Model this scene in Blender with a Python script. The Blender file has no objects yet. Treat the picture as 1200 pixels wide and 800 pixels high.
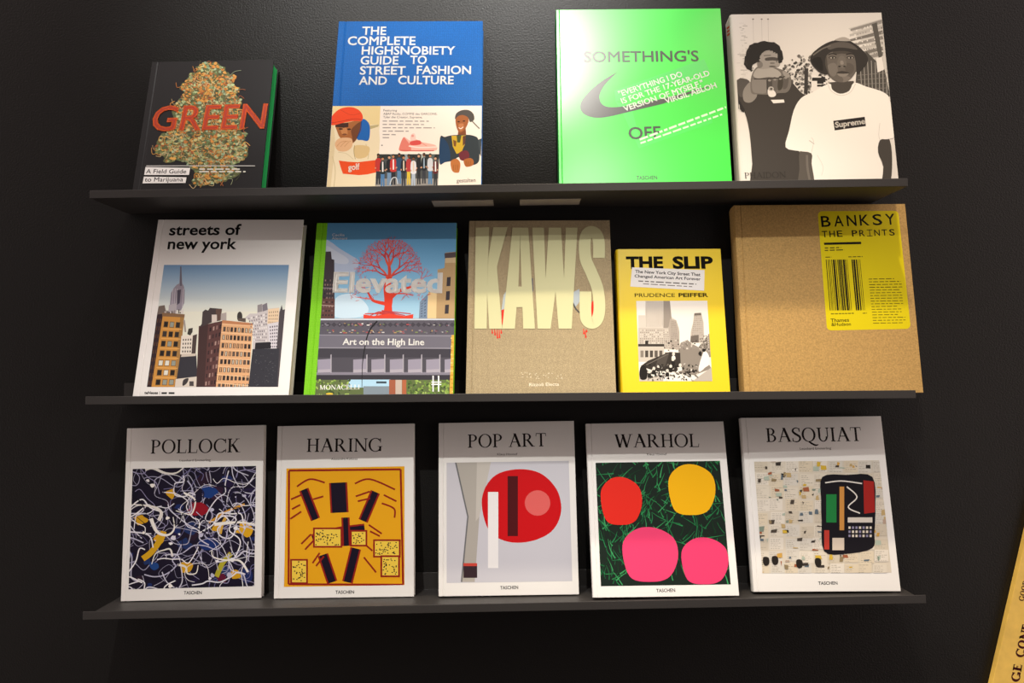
import bpy, math, random
from mathutils import Matrix, Vector

# ------------------------------------------------------------------ camera, world, lights, exposure
SC = bpy.context.scene
COL = SC.collection
R = math.radians
EYE = 1.40                      # eye height over the floor
F, DIST = 900.0, 1.20           # focal length in pixels of the 1200 wide frame, distance to the wall
PITCH, YAW, ROLL = R(2.0), R(0.4), 0.013
_right = Vector((math.cos(YAW), math.sin(YAW), 0))
_fwd = Vector((-math.sin(YAW)*math.cos(PITCH), math.cos(YAW)*math.cos(PITCH), math.sin(PITCH)))
_up = _right.cross(_fwd)
CAM_R = _right*math.cos(ROLL) - _up*math.sin(ROLL)
CAM_U = _right*math.sin(ROLL) + _up*math.cos(ROLL)
CAM_P = Vector((0, -DIST, EYE))
cam = bpy.data.cameras.new('camera'); cam.sensor_width = 36; cam.lens = 36*F/1200; cam.clip_start = 0.01
camo = bpy.data.objects.new('camera', cam); COL.objects.link(camo)
mw = Matrix((CAM_R, CAM_U, -_fwd)).transposed().to_4x4(); mw.translation = CAM_P
camo.matrix_world = mw
SC.camera = camo

world = bpy.data.worlds.new('room_light'); SC.world = world; world.use_nodes = True
wnt = world.node_tree; wbg = wnt.nodes['Background']
wtc = wnt.nodes.new('ShaderNodeTexCoord'); wdot = wnt.nodes.new('ShaderNodeVectorMath'); wdot.operation = 'DOT_PRODUCT'
wdot.inputs[1].default_value = (-0.16, -0.985, -0.05)       # ambient light dimmed around this direction, shaped to darken the wall's reflections
wramp = wnt.nodes.new('ShaderNodeValToRGB')
wramp.color_ramp.elements[0].position = 0.50; wramp.color_ramp.elements[0].color = (1.0, .83, .77, 1)
wramp.color_ramp.elements[1].position = 0.82; wramp.color_ramp.elements[1].color = (.03, .027, .027, 1)
wnt.links.new(wtc.outputs['Generated'], wdot.inputs[0]); wnt.links.new(wdot.outputs['Value'], wramp.inputs[0])
wnt.links.new(wramp.outputs[0], wbg.inputs[0]); wbg.inputs[1].default_value = 1.60

SC.view_settings.view_transform = 'Standard'
SC.view_settings.look = 'None'
SC.view_settings.gamma = 1.0
SC.view_settings.use_curve_mapping = False
SC.view_settings.exposure = 0.0

def spot(name, loc, target, power, size, blend, radius, color):
    l = bpy.data.lights.new(name, 'SPOT'); l.energy = power; l.spot_size = R(size); l.spot_blend = blend
    l.shadow_soft_size = radius; l.color = color
    o = bpy.data.objects.new(name, l); COL.objects.link(o)
    o.location = loc
    o.rotation_euler = (Vector(target)-Vector(loc)).to_track_quat('-Z', 'Y').to_euler()
    return o
WARM, NEUT = (1.0, 0.84, 0.60), (1.0, 0.98, 0.93)
# two rows of ceiling spots over the shelves: a front row, and a steep row close to the wall, each ending in an added fill
spot('track_or_fill_spot', (-.42, -.94, EYE+.79), (-.03, 0, EYE-.86), 47, 66, 1.0, 0.008, NEUT)
spot('track_or_fill_spot', (.14, -.94, EYE+.90), (.31, 0, EYE-.19), 30, 42, 1.0, 0.012, NEUT)
spot('track_or_fill_spot', (.05, -.94, EYE+1.20), (.055, 0, EYE+.66), 66, 36, 1.0, 0.02, NEUT)
spot('track_or_fill_spot', (-.42, -.94, EYE+1.10), (-.34, 0, EYE+.68), 25, 43, 1.0, 0.02, NEUT)  # added fill, brightens the upper left wall and the bud book
spot('track_or_fill_spot', (.42, -.37, EYE+1.02), (.58, -.29, EYE-.21), 27, 77, 1.0, 0.015, WARM)
spot('track_or_fill_spot', (.06, -.37, EYE+.95), (.145, -.235, EYE-.30), 25, 73, 1.0, 0.015, WARM)
spot('track_or_fill_spot', (-.30, -.37, EYE+1.00), (-.40, -.03, EYE-.12), 8, 71, 1.0, 0.015, NEUT)  # added fill to lift the dim books on the left

# ------------------------------------------------------------------ helpers
def lin(h):
    if isinstance(h, tuple): return h
    h = h.lstrip('#'); c = [int(h[i:i+2], 16)/255 for i in (0, 2, 4)]
    return tuple(x/12.92 if x <= .04045 else ((x+.055)/1.055)**2.4 for x in c)

def new_mat(name):
    m = bpy.data.materials.new(name); m.use_nodes = True
    return m, m.node_tree, m.node_tree.nodes['Principled BSDF']

def mat(name, color, rough=0.5, spec=0.5, noise=0.0, scale=200.0, bump=0.0, coat=0.0, metal=0.0):
    m, nt, b = new_mat(name)
    c = lin(color); b.inputs['Base Color'].default_value = (*c, 1)
    b.inputs['Roughness'].default_value = rough; b.inputs['Specular IOR Level'].default_value = spec
    b.inputs['Metallic'].default_value = metal
    if coat: b.inputs['Coat Weight'].default_value = coat; b.inputs['Coat Roughness'].default_value = 0.25
    if noise or bump:
        tc = nt.nodes.new('ShaderNodeTexCoord'); n = nt.nodes.new('ShaderNodeTexNoise')
        n.inputs['Scale'].default_value = scale; n.inputs['Detail'].default_value = 4
        nt.links.new(tc.outputs['Object'], n.inputs['Vector'])
        if noise:
            r = nt.nodes.new('ShaderNodeValToRGB')
            r.color_ramp.elements[0].position = .3; r.color_ramp.elements[1].position = .7
            r.color_ramp.elements[0].color = (*[x*(1-noise) for x in c], 1)
            r.color_ramp.elements[1].color = (*[min(1, x*(1+noise)) for x in c], 1)
            nt.links.new(n.outputs['Fac'], r.inputs[0]); nt.links.new(r.outputs[0], b.inputs['Base Color'])
        if bump:
            bp = nt.nodes.new('ShaderNodeBump'); bp.inputs['Strength'].default_value = bump
            bp.inputs['Distance'].default_value = 0.001
            nt.links.new(n.outputs['Fac'], bp.inputs['Height']); nt.links.new(bp.outputs[0], b.inputs['Normal'])
    return m

def linen(name, color, amount=0.25, scale=900.0, rough=0.75, bump=0.4):
    """woven book cloth: two crossed wave textures"""
    m, nt, b = new_mat(name); c = lin(color)
    b.inputs['Roughness'].default_value = rough; b.inputs['Specular IOR Level'].default_value = .15
    tc = nt.nodes.new('ShaderNodeTexCoord')
    ws = []
    for d in ('X', 'Z'):
        w = nt.nodes.new('ShaderNodeTexWave'); w.bands_direction = d
        w.inputs['Scale'].default_value = scale/6; w.inputs['Distortion'].default_value = 6
        w.inputs['Detail'].default_value = 3; w.inputs['Detail Scale'].default_value = 3
        nt.links.new(tc.outputs['Object'], w.inputs['Vector']); ws.append(w)
    mx = nt.nodes.new('ShaderNodeMath'); mx.operation = 'MULTIPLY'
    nt.links.new(ws[0].outputs['Fac'], mx.inputs[0]); nt.links.new(ws[1].outputs['Fac'], mx.inputs[1])
    r = nt.nodes.new('ShaderNodeValToRGB')
    r.color_ramp.elements[0].position = 0; r.color_ramp.elements[1].position = .7
    r.color_ramp.elements[0].color = (*[x*(1-amount) for x in c], 1)
    r.color_ramp.elements[1].color = (*[min(1, x*(1+amount*.7)) for x in c], 1)
    nt.links.new(mx.outputs[0], r.inputs[0]); nt.links.new(r.outputs[0], b.inputs['Base Color'])
    bp = nt.nodes.new('ShaderNodeBump'); bp.inputs['Strength'].default_value = bump; bp.inputs['Distance'].default_value = .0006
    nt.links.new(mx.outputs[0], bp.inputs['Height']); nt.links.new(bp.outputs[0], b.inputs['Normal'])
    return m

def ink_mat(name, rough, spec=0.5):
    """printed colours: the colour of every printed shape is stored on its faces"""
    m, nt, b = new_mat(name)
    a = nt.nodes.new('ShaderNodeAttribute'); a.attribute_name = 'ink'
    nt.links.new(a.outputs['Color'], b.inputs['Base Color'])
    b.inputs['Roughness'].default_value = rough; b.inputs['Specular IOR Level'].default_value = spec
    return m

def page_mat(name, color):
    m, nt, b = new_mat(name); c = lin(color)
    tc = nt.nodes.new('ShaderNodeTexCoord'); w = nt.nodes.new('ShaderNodeTexWave'); w.bands_direction = 'Y'
    w.inputs['Scale'].default_value = 500; w.inputs['Distortion'].default_value = 1.5
    nt.links.new(tc.outputs['Object'], w.inputs['Vector'])
    r = nt.nodes.new('ShaderNodeValToRGB')
    r.color_ramp.elements[0].color = (*[x*.75 for x in c], 1); r.color_ramp.elements[1].color = (*c, 1)
    nt.links.new(w.outputs['Fac'], r.inputs[0]); nt.links.new(r.outputs[0], b.inputs['Base Color'])
    b.inputs['Roughness'].default_value = .8
    return m

INK = ink_mat('printed_paper', 0.55, 0.12)
INK_GLOSS = ink_mat('glossy_print', 0.40, 0.3)
INK_FLUO = ink_mat('laminated_print', 0.40, 0.05)
_b = INK_FLUO.node_tree.nodes['Principled BSDF']; _b.inputs['Coat Weight'].default_value = 1.0; _b.inputs['Coat Roughness'].default_value = .34; _b.inputs['Coat IOR'].default_value = 1.85

def link_mesh(name, verts, faces, m, parent=None, colors=None, smooth=False):
    me = bpy.data.meshes.new(name); me.from_pydata(verts, [], faces); me.update()
    if m: me.materials.append(m)
    if colors:
        at = me.color_attributes.new('ink', 'FLOAT_COLOR', 'CORNER')
        for p in me.polygons:
            c = (*colors[p.index], 1)
            for li in p.loop_indices: at.data[li].color = c
    if smooth:
        for p in me.polygons: p.use_smooth = True
    o = bpy.data.objects.new(name, me); COL.objects.link(o)
    if parent: o.parent = parent
    return o

def tag(o, label, cat=None, group=None, kind=None):
    o['label'] = label
    if cat: o['category'] = cat
    if group: o['group'] = group
    if kind: o['kind'] = kind
    return o

def bevel(o, w=.0006, seg=2, ang=40):
    b = o.modifiers.new('bevel', 'BEVEL'); b.width = w; b.segments = seg; b.limit_method = 'ANGLE'; b.angle_limit = R(ang)
    return o

def box(name, x0, x1, y0, y1, z0, z1, m, parent=None):
    v = [(x, y, z) for x in (x0, x1) for y in (y0, y1) for z in (z0, z1)]
    f = [(0, 1, 3, 2), (4, 6, 7, 5), (0, 4, 5, 1), (2, 3, 7, 6), (0, 2, 6, 4), (1, 5, 7, 3)]
    return link_mesh(name, v, f, m, parent)

def prism_z(name, prof, zs, m, parent=None, colors=None):
    """closed (x, y) outline, counter clockwise seen from above, carried up through the heights zs"""
    n = len(prof); v = []; f = []; cs = []
    for z in zs: v += [(x, y, z) for x, y in prof]
    for k in range(len(zs)-1):
        for i in range(n):
            j = (i+1) % n
            f.append((k*n+i, k*n+j, (k+1)*n+j, (k+1)*n+i)); cs.append(colors[k] if colors else None)
    f.append(tuple(range(n-1, -1, -1))); cs.append(colors[0] if colors else None)
    f.append(tuple((len(zs)-1)*n+i for i in range(n))); cs.append(colors[-1] if colors else None)
    return link_mesh(name, v, f, m, parent, cs if colors else None)

def prism_x(name, prof, x0, x1, m, parent=None):
    n = len(prof)
    v = [(x0, y, z) for y, z in prof] + [(x1, y, z) for y, z in prof]
    f = [(i, n+i, n+(i+1) % n, (i+1) % n) for i in range(n)]
    f += [tuple(range(n)), tuple(range(2*n-1, n-1, -1))]
    return link_mesh(name, v, f, m, parent)

# ------------------------------------------------------------------ room
def wall_mat():
    m, nt, b = new_mat('black_wall_paint')
    b.inputs['Base Color'].default_value = (.009, .0083, .0076, 1)
    b.inputs['Roughness'].default_value = .42; b.inputs['Specular IOR Level'].default_value = .28
    tc = nt.nodes.new('ShaderNodeTexCoord'); n = nt.nodes.new('ShaderNodeTexNoise')
    n.inputs['Scale'].default_value = 380; n.inputs['Detail'].default_value = 3
    n2 = nt.nodes.new('ShaderNodeTexNoise'); n2.inputs['Scale'].default_value = 5; n2.inputs['Detail'].default_value = 5
    bp = nt.nodes.new('ShaderNodeBump'); bp.inputs['Strength'].default_value = .40; bp.inputs['Distance'].default_value = .0012
    r = nt.nodes.new('ShaderNodeValToRGB')
    r.color_ramp.elements[0].color = (.0082, .0076, .0070, 1); r.color_ramp.elements[1].color = (.0108, .0100, .0092, 1)
    nt.links.new(tc.outputs['Object'], n.inputs['Vector']); nt.links.new(tc.outputs['Object'], n2.inputs['Vector'])
    nt.links.new(n2.outputs['Fac'], r.inputs[0]); nt.links.new(r.outputs[0], b.inputs['Base Color'])
    nt.links.new(n.outputs['Fac'], bp.inputs['Height']); nt.links.new(bp.outputs[0], b.inputs['Normal'])
    return m
wl = box('wall_back', -2.5, 2.5, 0, .12, 0, 3.2, wall_mat()); wl['kind'] = 'structure'
fl = box('floor', -2.5, 2.5, -3.0, .12, -.1, 0, mat('dark_floor', '#3a3632', .6, noise=.15, scale=12)); fl['kind'] = 'structure'

SHELF_Y = -0.110
SHELVES = {   # left and right end of the front lip's top edge (x, height over the eye)
    'top': ((-.6113, .2631), (.5593, .2634)),
    'mid': ((-.6155, -.0322), (.5612, -.0382)),
    'bot': ((-.6172, -.3346), (.5665, -.3242))}
LIP, PLATE = .009, .0025
black_steel = mat('black_steel', (.030, .027, .025), .50, .45, bump=.15, scale=900)
def slope(s):
    l, r = SHELVES[s]; return (r[1]-l[1])/(r[0]-l[0])
def floor_z(s, x):
    l, r = SHELVES[s]; return EYE + l[1] - LIP + slope(s)*(x-l[0])

shelf_labels = {'top': 'topmost long black metal picture ledge with two pale strips underneath',
                'mid': 'middle long black metal picture ledge between the two other ledges',
                'bot': 'lowest long black metal picture ledge under the row of white books'}
SH = {}
for s in ('top', 'mid', 'bot'):
    l, r = SHELVES[s]; xc = (l[0]+r[0])/2; hw = (r[0]-l[0])/2/math.cos(slope(s))
    y0 = SHELF_Y
    prof = [(-.0003, -PLATE), (-.0003, .026), (-.0025, .026), (-.0025, 0), (y0+.0016, 0), (y0+.0016, LIP), (y0, LIP), (y0, -PLATE)]
    o = bevel(prism_x('picture_ledge', prof[::-1], -hw, hw, black_steel), .0005, 2, 50)
    o.location = (xc, 0, floor_z(s, xc)); o.rotation_euler = (0, -math.atan(slope(s)), 0)
    tag(o, shelf_labels[s], 'shelf', 'black picture ledges on the wall'); SH[s] = o

# ------------------------------------------------------------------ pixels to points on a plane of a book
def ray(u, v):
    return (_fwd*F + CAM_R*(u-600) + CAM_U*(400-v))

def catmull(pts, closed=True, k=5):
    n = len(pts); out = []
    rng = range(n) if closed else range(n-1)
    for i in rng:
        g = (lambda j: pts[j % n]) if closed else (lambda j: pts[min(max(j, 0), n-1)])
        p0, p1, p2, p3 = g(i-1), g(i), g(i+1), g(i+2)
        for s in range(k):
            t = s/k
            out.append(tuple(.5*((2*b) + (-a+c)*t + (2*a-5*b+4*c-d)*t*t + (-a+3*b-3*c+d)*t**3)
                             for a, b, c, d in zip(p0, p1, p2, p3)))
    if not closed: out.append(tuple(pts[-1]))
    return out

def inside(p, poly):
    x, y = p; r = False; n = len(poly)
    for i in range(n):
        x1, y1 = poly[i]; x2, y2 = poly[(i+1) % n]
        if (y1 > y) != (y2 > y) and x < (x2-x1)*(y-y1)/(y2-y1)+x1: r = not r
    return r

def clip(poly, rc):
    x0, x1, z0, z1 = rc
    for ax, lim, sg in ((0, x0, 1), (0, x1, -1), (1, z0, 1), (1, z1, -1)):
        out = []; n = len(poly)
        for i in range(n):
            a, b = poly[i], poly[(i+1) % n]
            da, db = (a[ax]-lim)*sg, (b[ax]-lim)*sg
            if da >= 0: out.append(a)
            if (da >= 0) != (db >= 0):
                t = da/(da-db); out.append((a[0]+(b[0]-a[0])*t, a[1]+(b[1]-a[1])*t))
        poly = out
        if len(poly) < 3: return []
    return poly

class Book:
    """local axes: x right, y from the front (-t) to the back (0), z up the cover; stands on z = 0"""
    def __init__(s, shelf, xc, w, h, a, r, psi, t):
        s.w, s.h, s.t = w, h, t
        a, r, psi = R(a), R(r), R(psi)
        tot = r + math.atan(slope(shelf))
        s.M = Matrix.Translation((xc, -h*math.sin(a)-abs(w/2*math.sin(psi))-.0006, floor_z(shelf, xc)+abs(w/2*math.sin(r))+.0001)) \
            @ Matrix.Rotation(psi, 4, 'Z') @ Matrix.Rotation(-a, 4, 'X') @ Matrix.Rotation(-tot, 4, 'Y')
        s.Mi = s.M.inverted()
    def empty(s, name, label, group):
        e = bpy.data.objects.new(name, None); COL.objects.link(e); e.empty_display_size = .05
        e.matrix_world = s.M; tag(e, label, 'book', group); s.root = e
        return e
    def px(s, u, v):
        o = s.Mi @ CAM_P; d = s.Mi.to_3x3() @ ray(u, v)
        k = (-s.t-o.y)/d.y
        return (o.x+d.x*k, o.z+d.z*k)
    def view(s, ox, oy, sc):
        return lambda p: s.px(ox+p[0]/sc, oy+p[1]/sc)

def shell_hard(b, cover, pages, bt=.0026, inset=.0035, groove=.008, gw=.0035, spine_mat=None, board_mat=None, colors=None, zs=None):
    w, h, t = b.w, b.h, b.t; x0, x1 = -w/2, w/2
    g0 = x0+groove
    prof = [(x0, -t), (g0, -t), (g0+gw*.3, -t+.0009), (g0+gw*.7, -t+.0009), (g0+gw, -t), (x1, -t), (x1, -t+bt), (x0, -t+bt)]
    b.cover = bevel(prism_z('front_cover', prof, zs or [0, h], cover, b.root, colors), .0005)
    b.back = bevel(box('back_cover', x0, x1, -bt, 0, 0, h, board_mat or cover if not colors else board_mat, b.root), .0005)
    sp = [(x0+.0022, -bt), (x0+.0022, -t+bt), (x0, -t+bt), (x0-.0006, -t*.75), (x0-.0009, -t*.5), (x0-.0006, -t*.25), (x0, -bt)]
    prism_z('spine', sp[::-1], [0, h], spine_mat or board_mat or cover, b.root)
    fe = [(x0+.0023, -t+bt), (x1-inset, -t+bt), (x1-inset-.001, -t*.7), (x1-inset-.0014, -t*.5), (x1-inset-.001, -t*.3), (x1-inset, -bt), (x0+.0023, -bt)]
    b.pages = prism_z('pages', fe, [inset, h-inset], pages, b.root)

def shell_wrap(b, name, cover, pages, bt=.0007, inset=.0004, rad=.004):
    """paper cover or dust jacket folded round the spine"""
    w, h, t = b.w, b.h, b.t; x0, x1 = -w/2, w/2
    def arc(r, grow):
        pts = []
        for k in range(7):
            a = math.pi/2*k/6
            pts.append((x0+rad-r*math.sin(a), -t+rad-r*math.cos(a)))
        for k in range(7):
            a = math.pi/2*k/6
            pts.append((x0+rad-r*math.cos(a), -rad+r*math.sin(a)))
        return pts
    outer = [(x1, -t)] + arc(rad, 0) + [(x1, 0)]
    inner = [(x1, -bt)] + arc(rad-bt, 0)[::-1] + [(x1, -t+bt)]
    b.cover = prism_z(name, (outer+inner)[::-1], [0, h], cover, b.root)
    pi = [(x0+rad, -t+bt), (x1-inset, -t+bt), (x1-inset, -bt), (x0+rad, -bt)]
    b.pages = prism_z('pages', pi, [inset, h-inset], pages, b.root)

_font = {}
def glyph_mesh(text, off=0.0, outline=0.0, space=1.0):
    """flat letters of the built-in face, as vertices and faces in a unit font size"""
    if off and not outline:             # heavier letters: the plain ones with a rim
        v1, f1 = glyph_mesh(text); v2, f2 = glyph_mesh(text, 0.0, off)
        return v1+v2, f1+[tuple(i+len(v1) for i in f) for f in f2]
    key = (text, off, outline, space)
    if key in _font: return _font[key]
    c = bpy.data.curves.new('letters', 'FONT'); c.body = text; c.offset = off; c.resolution_u = 3; c.space_character = space
    if outline: c.fill_mode = 'NONE'; c.bevel_depth = outline; c.bevel_resolution = 0
    o = bpy.data.objects.new('letters', c); COL.objects.link(o)
    dg = bpy.context.evaluated_depsgraph_get()
    me = bpy.data.meshes.new_from_object(o.evaluated_get(dg))
    v = [(p.co.x, p.co.y) for p in me.vertices]; f = [tuple(p.vertices) for p in me.polygons]
    bpy.data.objects.remove(o); bpy.data.curves.remove(c); bpy.data.meshes.remove(me)
    _font[key] = (v, f)
    return v, f
_hv, _ = glyph_mesh('H'); CAP = max(y for x, y in _hv)

class Print:
    """one printed picture or piece of lettering: flat coloured shapes lying just over the cover"""
    def __init__(s, book, name, view=None, corners=None, lift=.00012, step=1e-6, parent=None, m=None):
        s.b, s.name, s.v = book, name, view
        s.y = -book.t-lift; s.step = step; s.V = []; s.Fc = []; s.C = []; s.rc = None
        s.parent = parent or book.cover; s.m = m or INK
        if corners:
            q = [view(p) for p in corners]       # TL TR BR BL
            s.rc = ((q[0][0]+q[3][0])/2, (q[1][0]+q[2][0])/2, (q[2][1]+q[3][1])/2, (q[0][1]+q[1][1])/2)
    def raw(s, pts, col):
        if s.rc: pts = clip(pts, s.rc)
        if len(pts) < 3: return
        n = len(s.V); s.V += [(x, s.y, z) for x, z in pts]
        s.Fc.append(tuple(range(n, n+len(pts)))); s.C.append(lin(col)); s.y -= s.step
    def fill(s, col):
        x0, x1, z0, z1 = s.rc; s.raw([(x0, z0), (x1, z0), (x1, z1), (x0, z1)], col)
    def bands(s, cols, y0, y1, x0=-50, x1=1300):
        """stacked strips of printed colour from y0 down to y1 (sky of a printed photograph)"""
        cl = [lin(c) for c in cols]; n = 36; cols = []
        for i in range(n):
            k = i/(n-1)*(len(cl)-1); j = min(int(k), len(cl)-2)
            cols.append(tuple(p_+(q_-p_)*(k-j) for p_, q_ in zip(cl[j], cl[j+1])))
        for i, c in enumerate(cols):
            a, b_ = y0+(y1-y0)*i/n, y0+(y1-y0)*(i+1)/n
            s.poly([(x0, a), (x1, a), (x1, b_), (x0, b_)], c)
    def poly(s, pts, col): s.raw([s.v(p) for p in pts], col)
    def blob(s, pts, col, k=5): s.poly(catmull(pts, True, k), col)
    def rect(s, x0, y0, x1, y1, col): s.poly([(x0, y0), (x1, y0), (x1, y1), (x0, y1)], col)
    def ell(s, cx, cy, rx, ry, col, rot=0, n=14):
        c, d = math.cos(rot), math.sin(rot)
        s.poly([(cx+rx*math.cos(a)*c-ry*math.sin(a)*d, cy+rx*math.cos(a)*d+ry*math.sin(a)*c) for a in [2*math.pi*i/n for i in range(n)]], col)
    def stroke(s, pts, w, col, smooth=True, k=6, taper=False):
        if smooth and len(pts) > 2: pts = catmull(pts, False, k)
        n = len(pts); L = []; Rr = []
        for i, p in enumerate(pts):
            a, b_ = pts[max(i-1, 0)], pts[min(i+1, n-1)]
            dx, dy = b_[0]-a[0], b_[1]-a[1]; d = math.hypot(dx, dy) or 1
            ww = (w[0]+(w[1]-w[0])*i/(n-1)) if isinstance(w, tuple) else w
            L.append((p[0]-dy/d*ww/2, p[1]+dx/d*ww/2)); Rr.append((p[0]+dy/d*ww/2, p[1]-dx/d*ww/2))
        y0 = s.y
        for i in range(n-1):
            s.poly([L[i], L[i+1], Rr[i+1], Rr[i]], col); s.y = y0
        s.y = y0-s.step
    def grid(s, q, nx, ny, fw, fh, cols, rnd=None, skip=0.0):
        (ax, ay), (bx, by), (cx, cy), (dx, dy) = q       # TL TR BR BL
        def at(u, v): return ((ax*(1-u)+bx*u)*(1-v)+(dx*(1-u)+cx*u)*v, (ay*(1-u)+by*u)*(1-v)+(dy*(1-u)+cy*u)*v)
        y0 = s.y
        for j in range(ny):
            for i in range(nx):
                if rnd and rnd.random() < skip: continue
                u0, v0 = (i+.5-fw/2)/nx, (j+.5-fh/2)/ny; u1, v1 = (i+.5+fw/2)/nx, (j+.5+fh/2)/ny
                c = cols if isinstance(cols, str) else rnd.choice(cols)
                s.poly([at(u0, v0), at(u1, v0), at(u1, v1), at(u0, v1)], c); s.y = y0
        s.y = y0-s.step
    def text(s, t, L, Rt, top, col, off=0.0, outline=0.0, shear=0.0, serif=False, bold=1.0, cap=None):
        """lettering between two baseline ends, capitals reaching up to the height 'top'"""
        if serif: v, f = serif_mesh(t, bold); capu = 1.0
        else: v, f = glyph_mesh(t, off, outline); capu = CAP
        a, b_ = s.v(L), s.v(Rt); c = s.v((L[0], top)) if not isinstance(top, tuple) else s.v(top)
        ux, uz = b_[0]-a[0], b_[1]-a[1]; W = math.hypot(ux, uz); ux /= W; uz /= W
        H = abs((c[0]-a[0])*-uz+(c[1]-a[1])*ux)
        x0 = min(p[0] for p in v); x1 = max(p[0] for p in v)
        n = len(s.V)
        for x, y in v:
            yy = y/capu*H; xx = (x-x0)/(x1-x0)*W + shear*yy
            s.V.append((a[0]+ux*xx-uz*yy, s.y, a[1]+uz*xx+ux*yy))
        cc = lin(col)
        for q in f: s.Fc.append(tuple(n+i for i in q)); s.C.append(cc)
        s.y -= s.step
    def words(s, L, Rt, hgt, col, rnd, mean=26):
        """a line of print too small to read: one short bar for each word"""
        d = math.hypot(Rt[0]-L[0], Rt[1]-L[1]); ux, uy = (Rt[0]-L[0])/d, (Rt[1]-L[1])/d; x = 0; y0 = s.y
        while x < d:
            w = min(rnd.uniform(.5, 1.5)*mean, d-x)
            p, q = (L[0]+ux*x, L[1]+uy*x), (L[0]+ux*(x+w), L[1]+uy*(x+w))
            s.poly([p, q, (q[0]+uy*hgt, q[1]-ux*hgt), (p[0]+uy*hgt, p[1]-ux*hgt)], col); s.y = y0
            x += w+mean*.3
        s.y = y0-s.step
    def build(s, label=None):
        o = link_mesh(s.name, s.V, s.Fc, s.m, s.parent, s.C)
        if label: o['label'] = label
        return o

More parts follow.
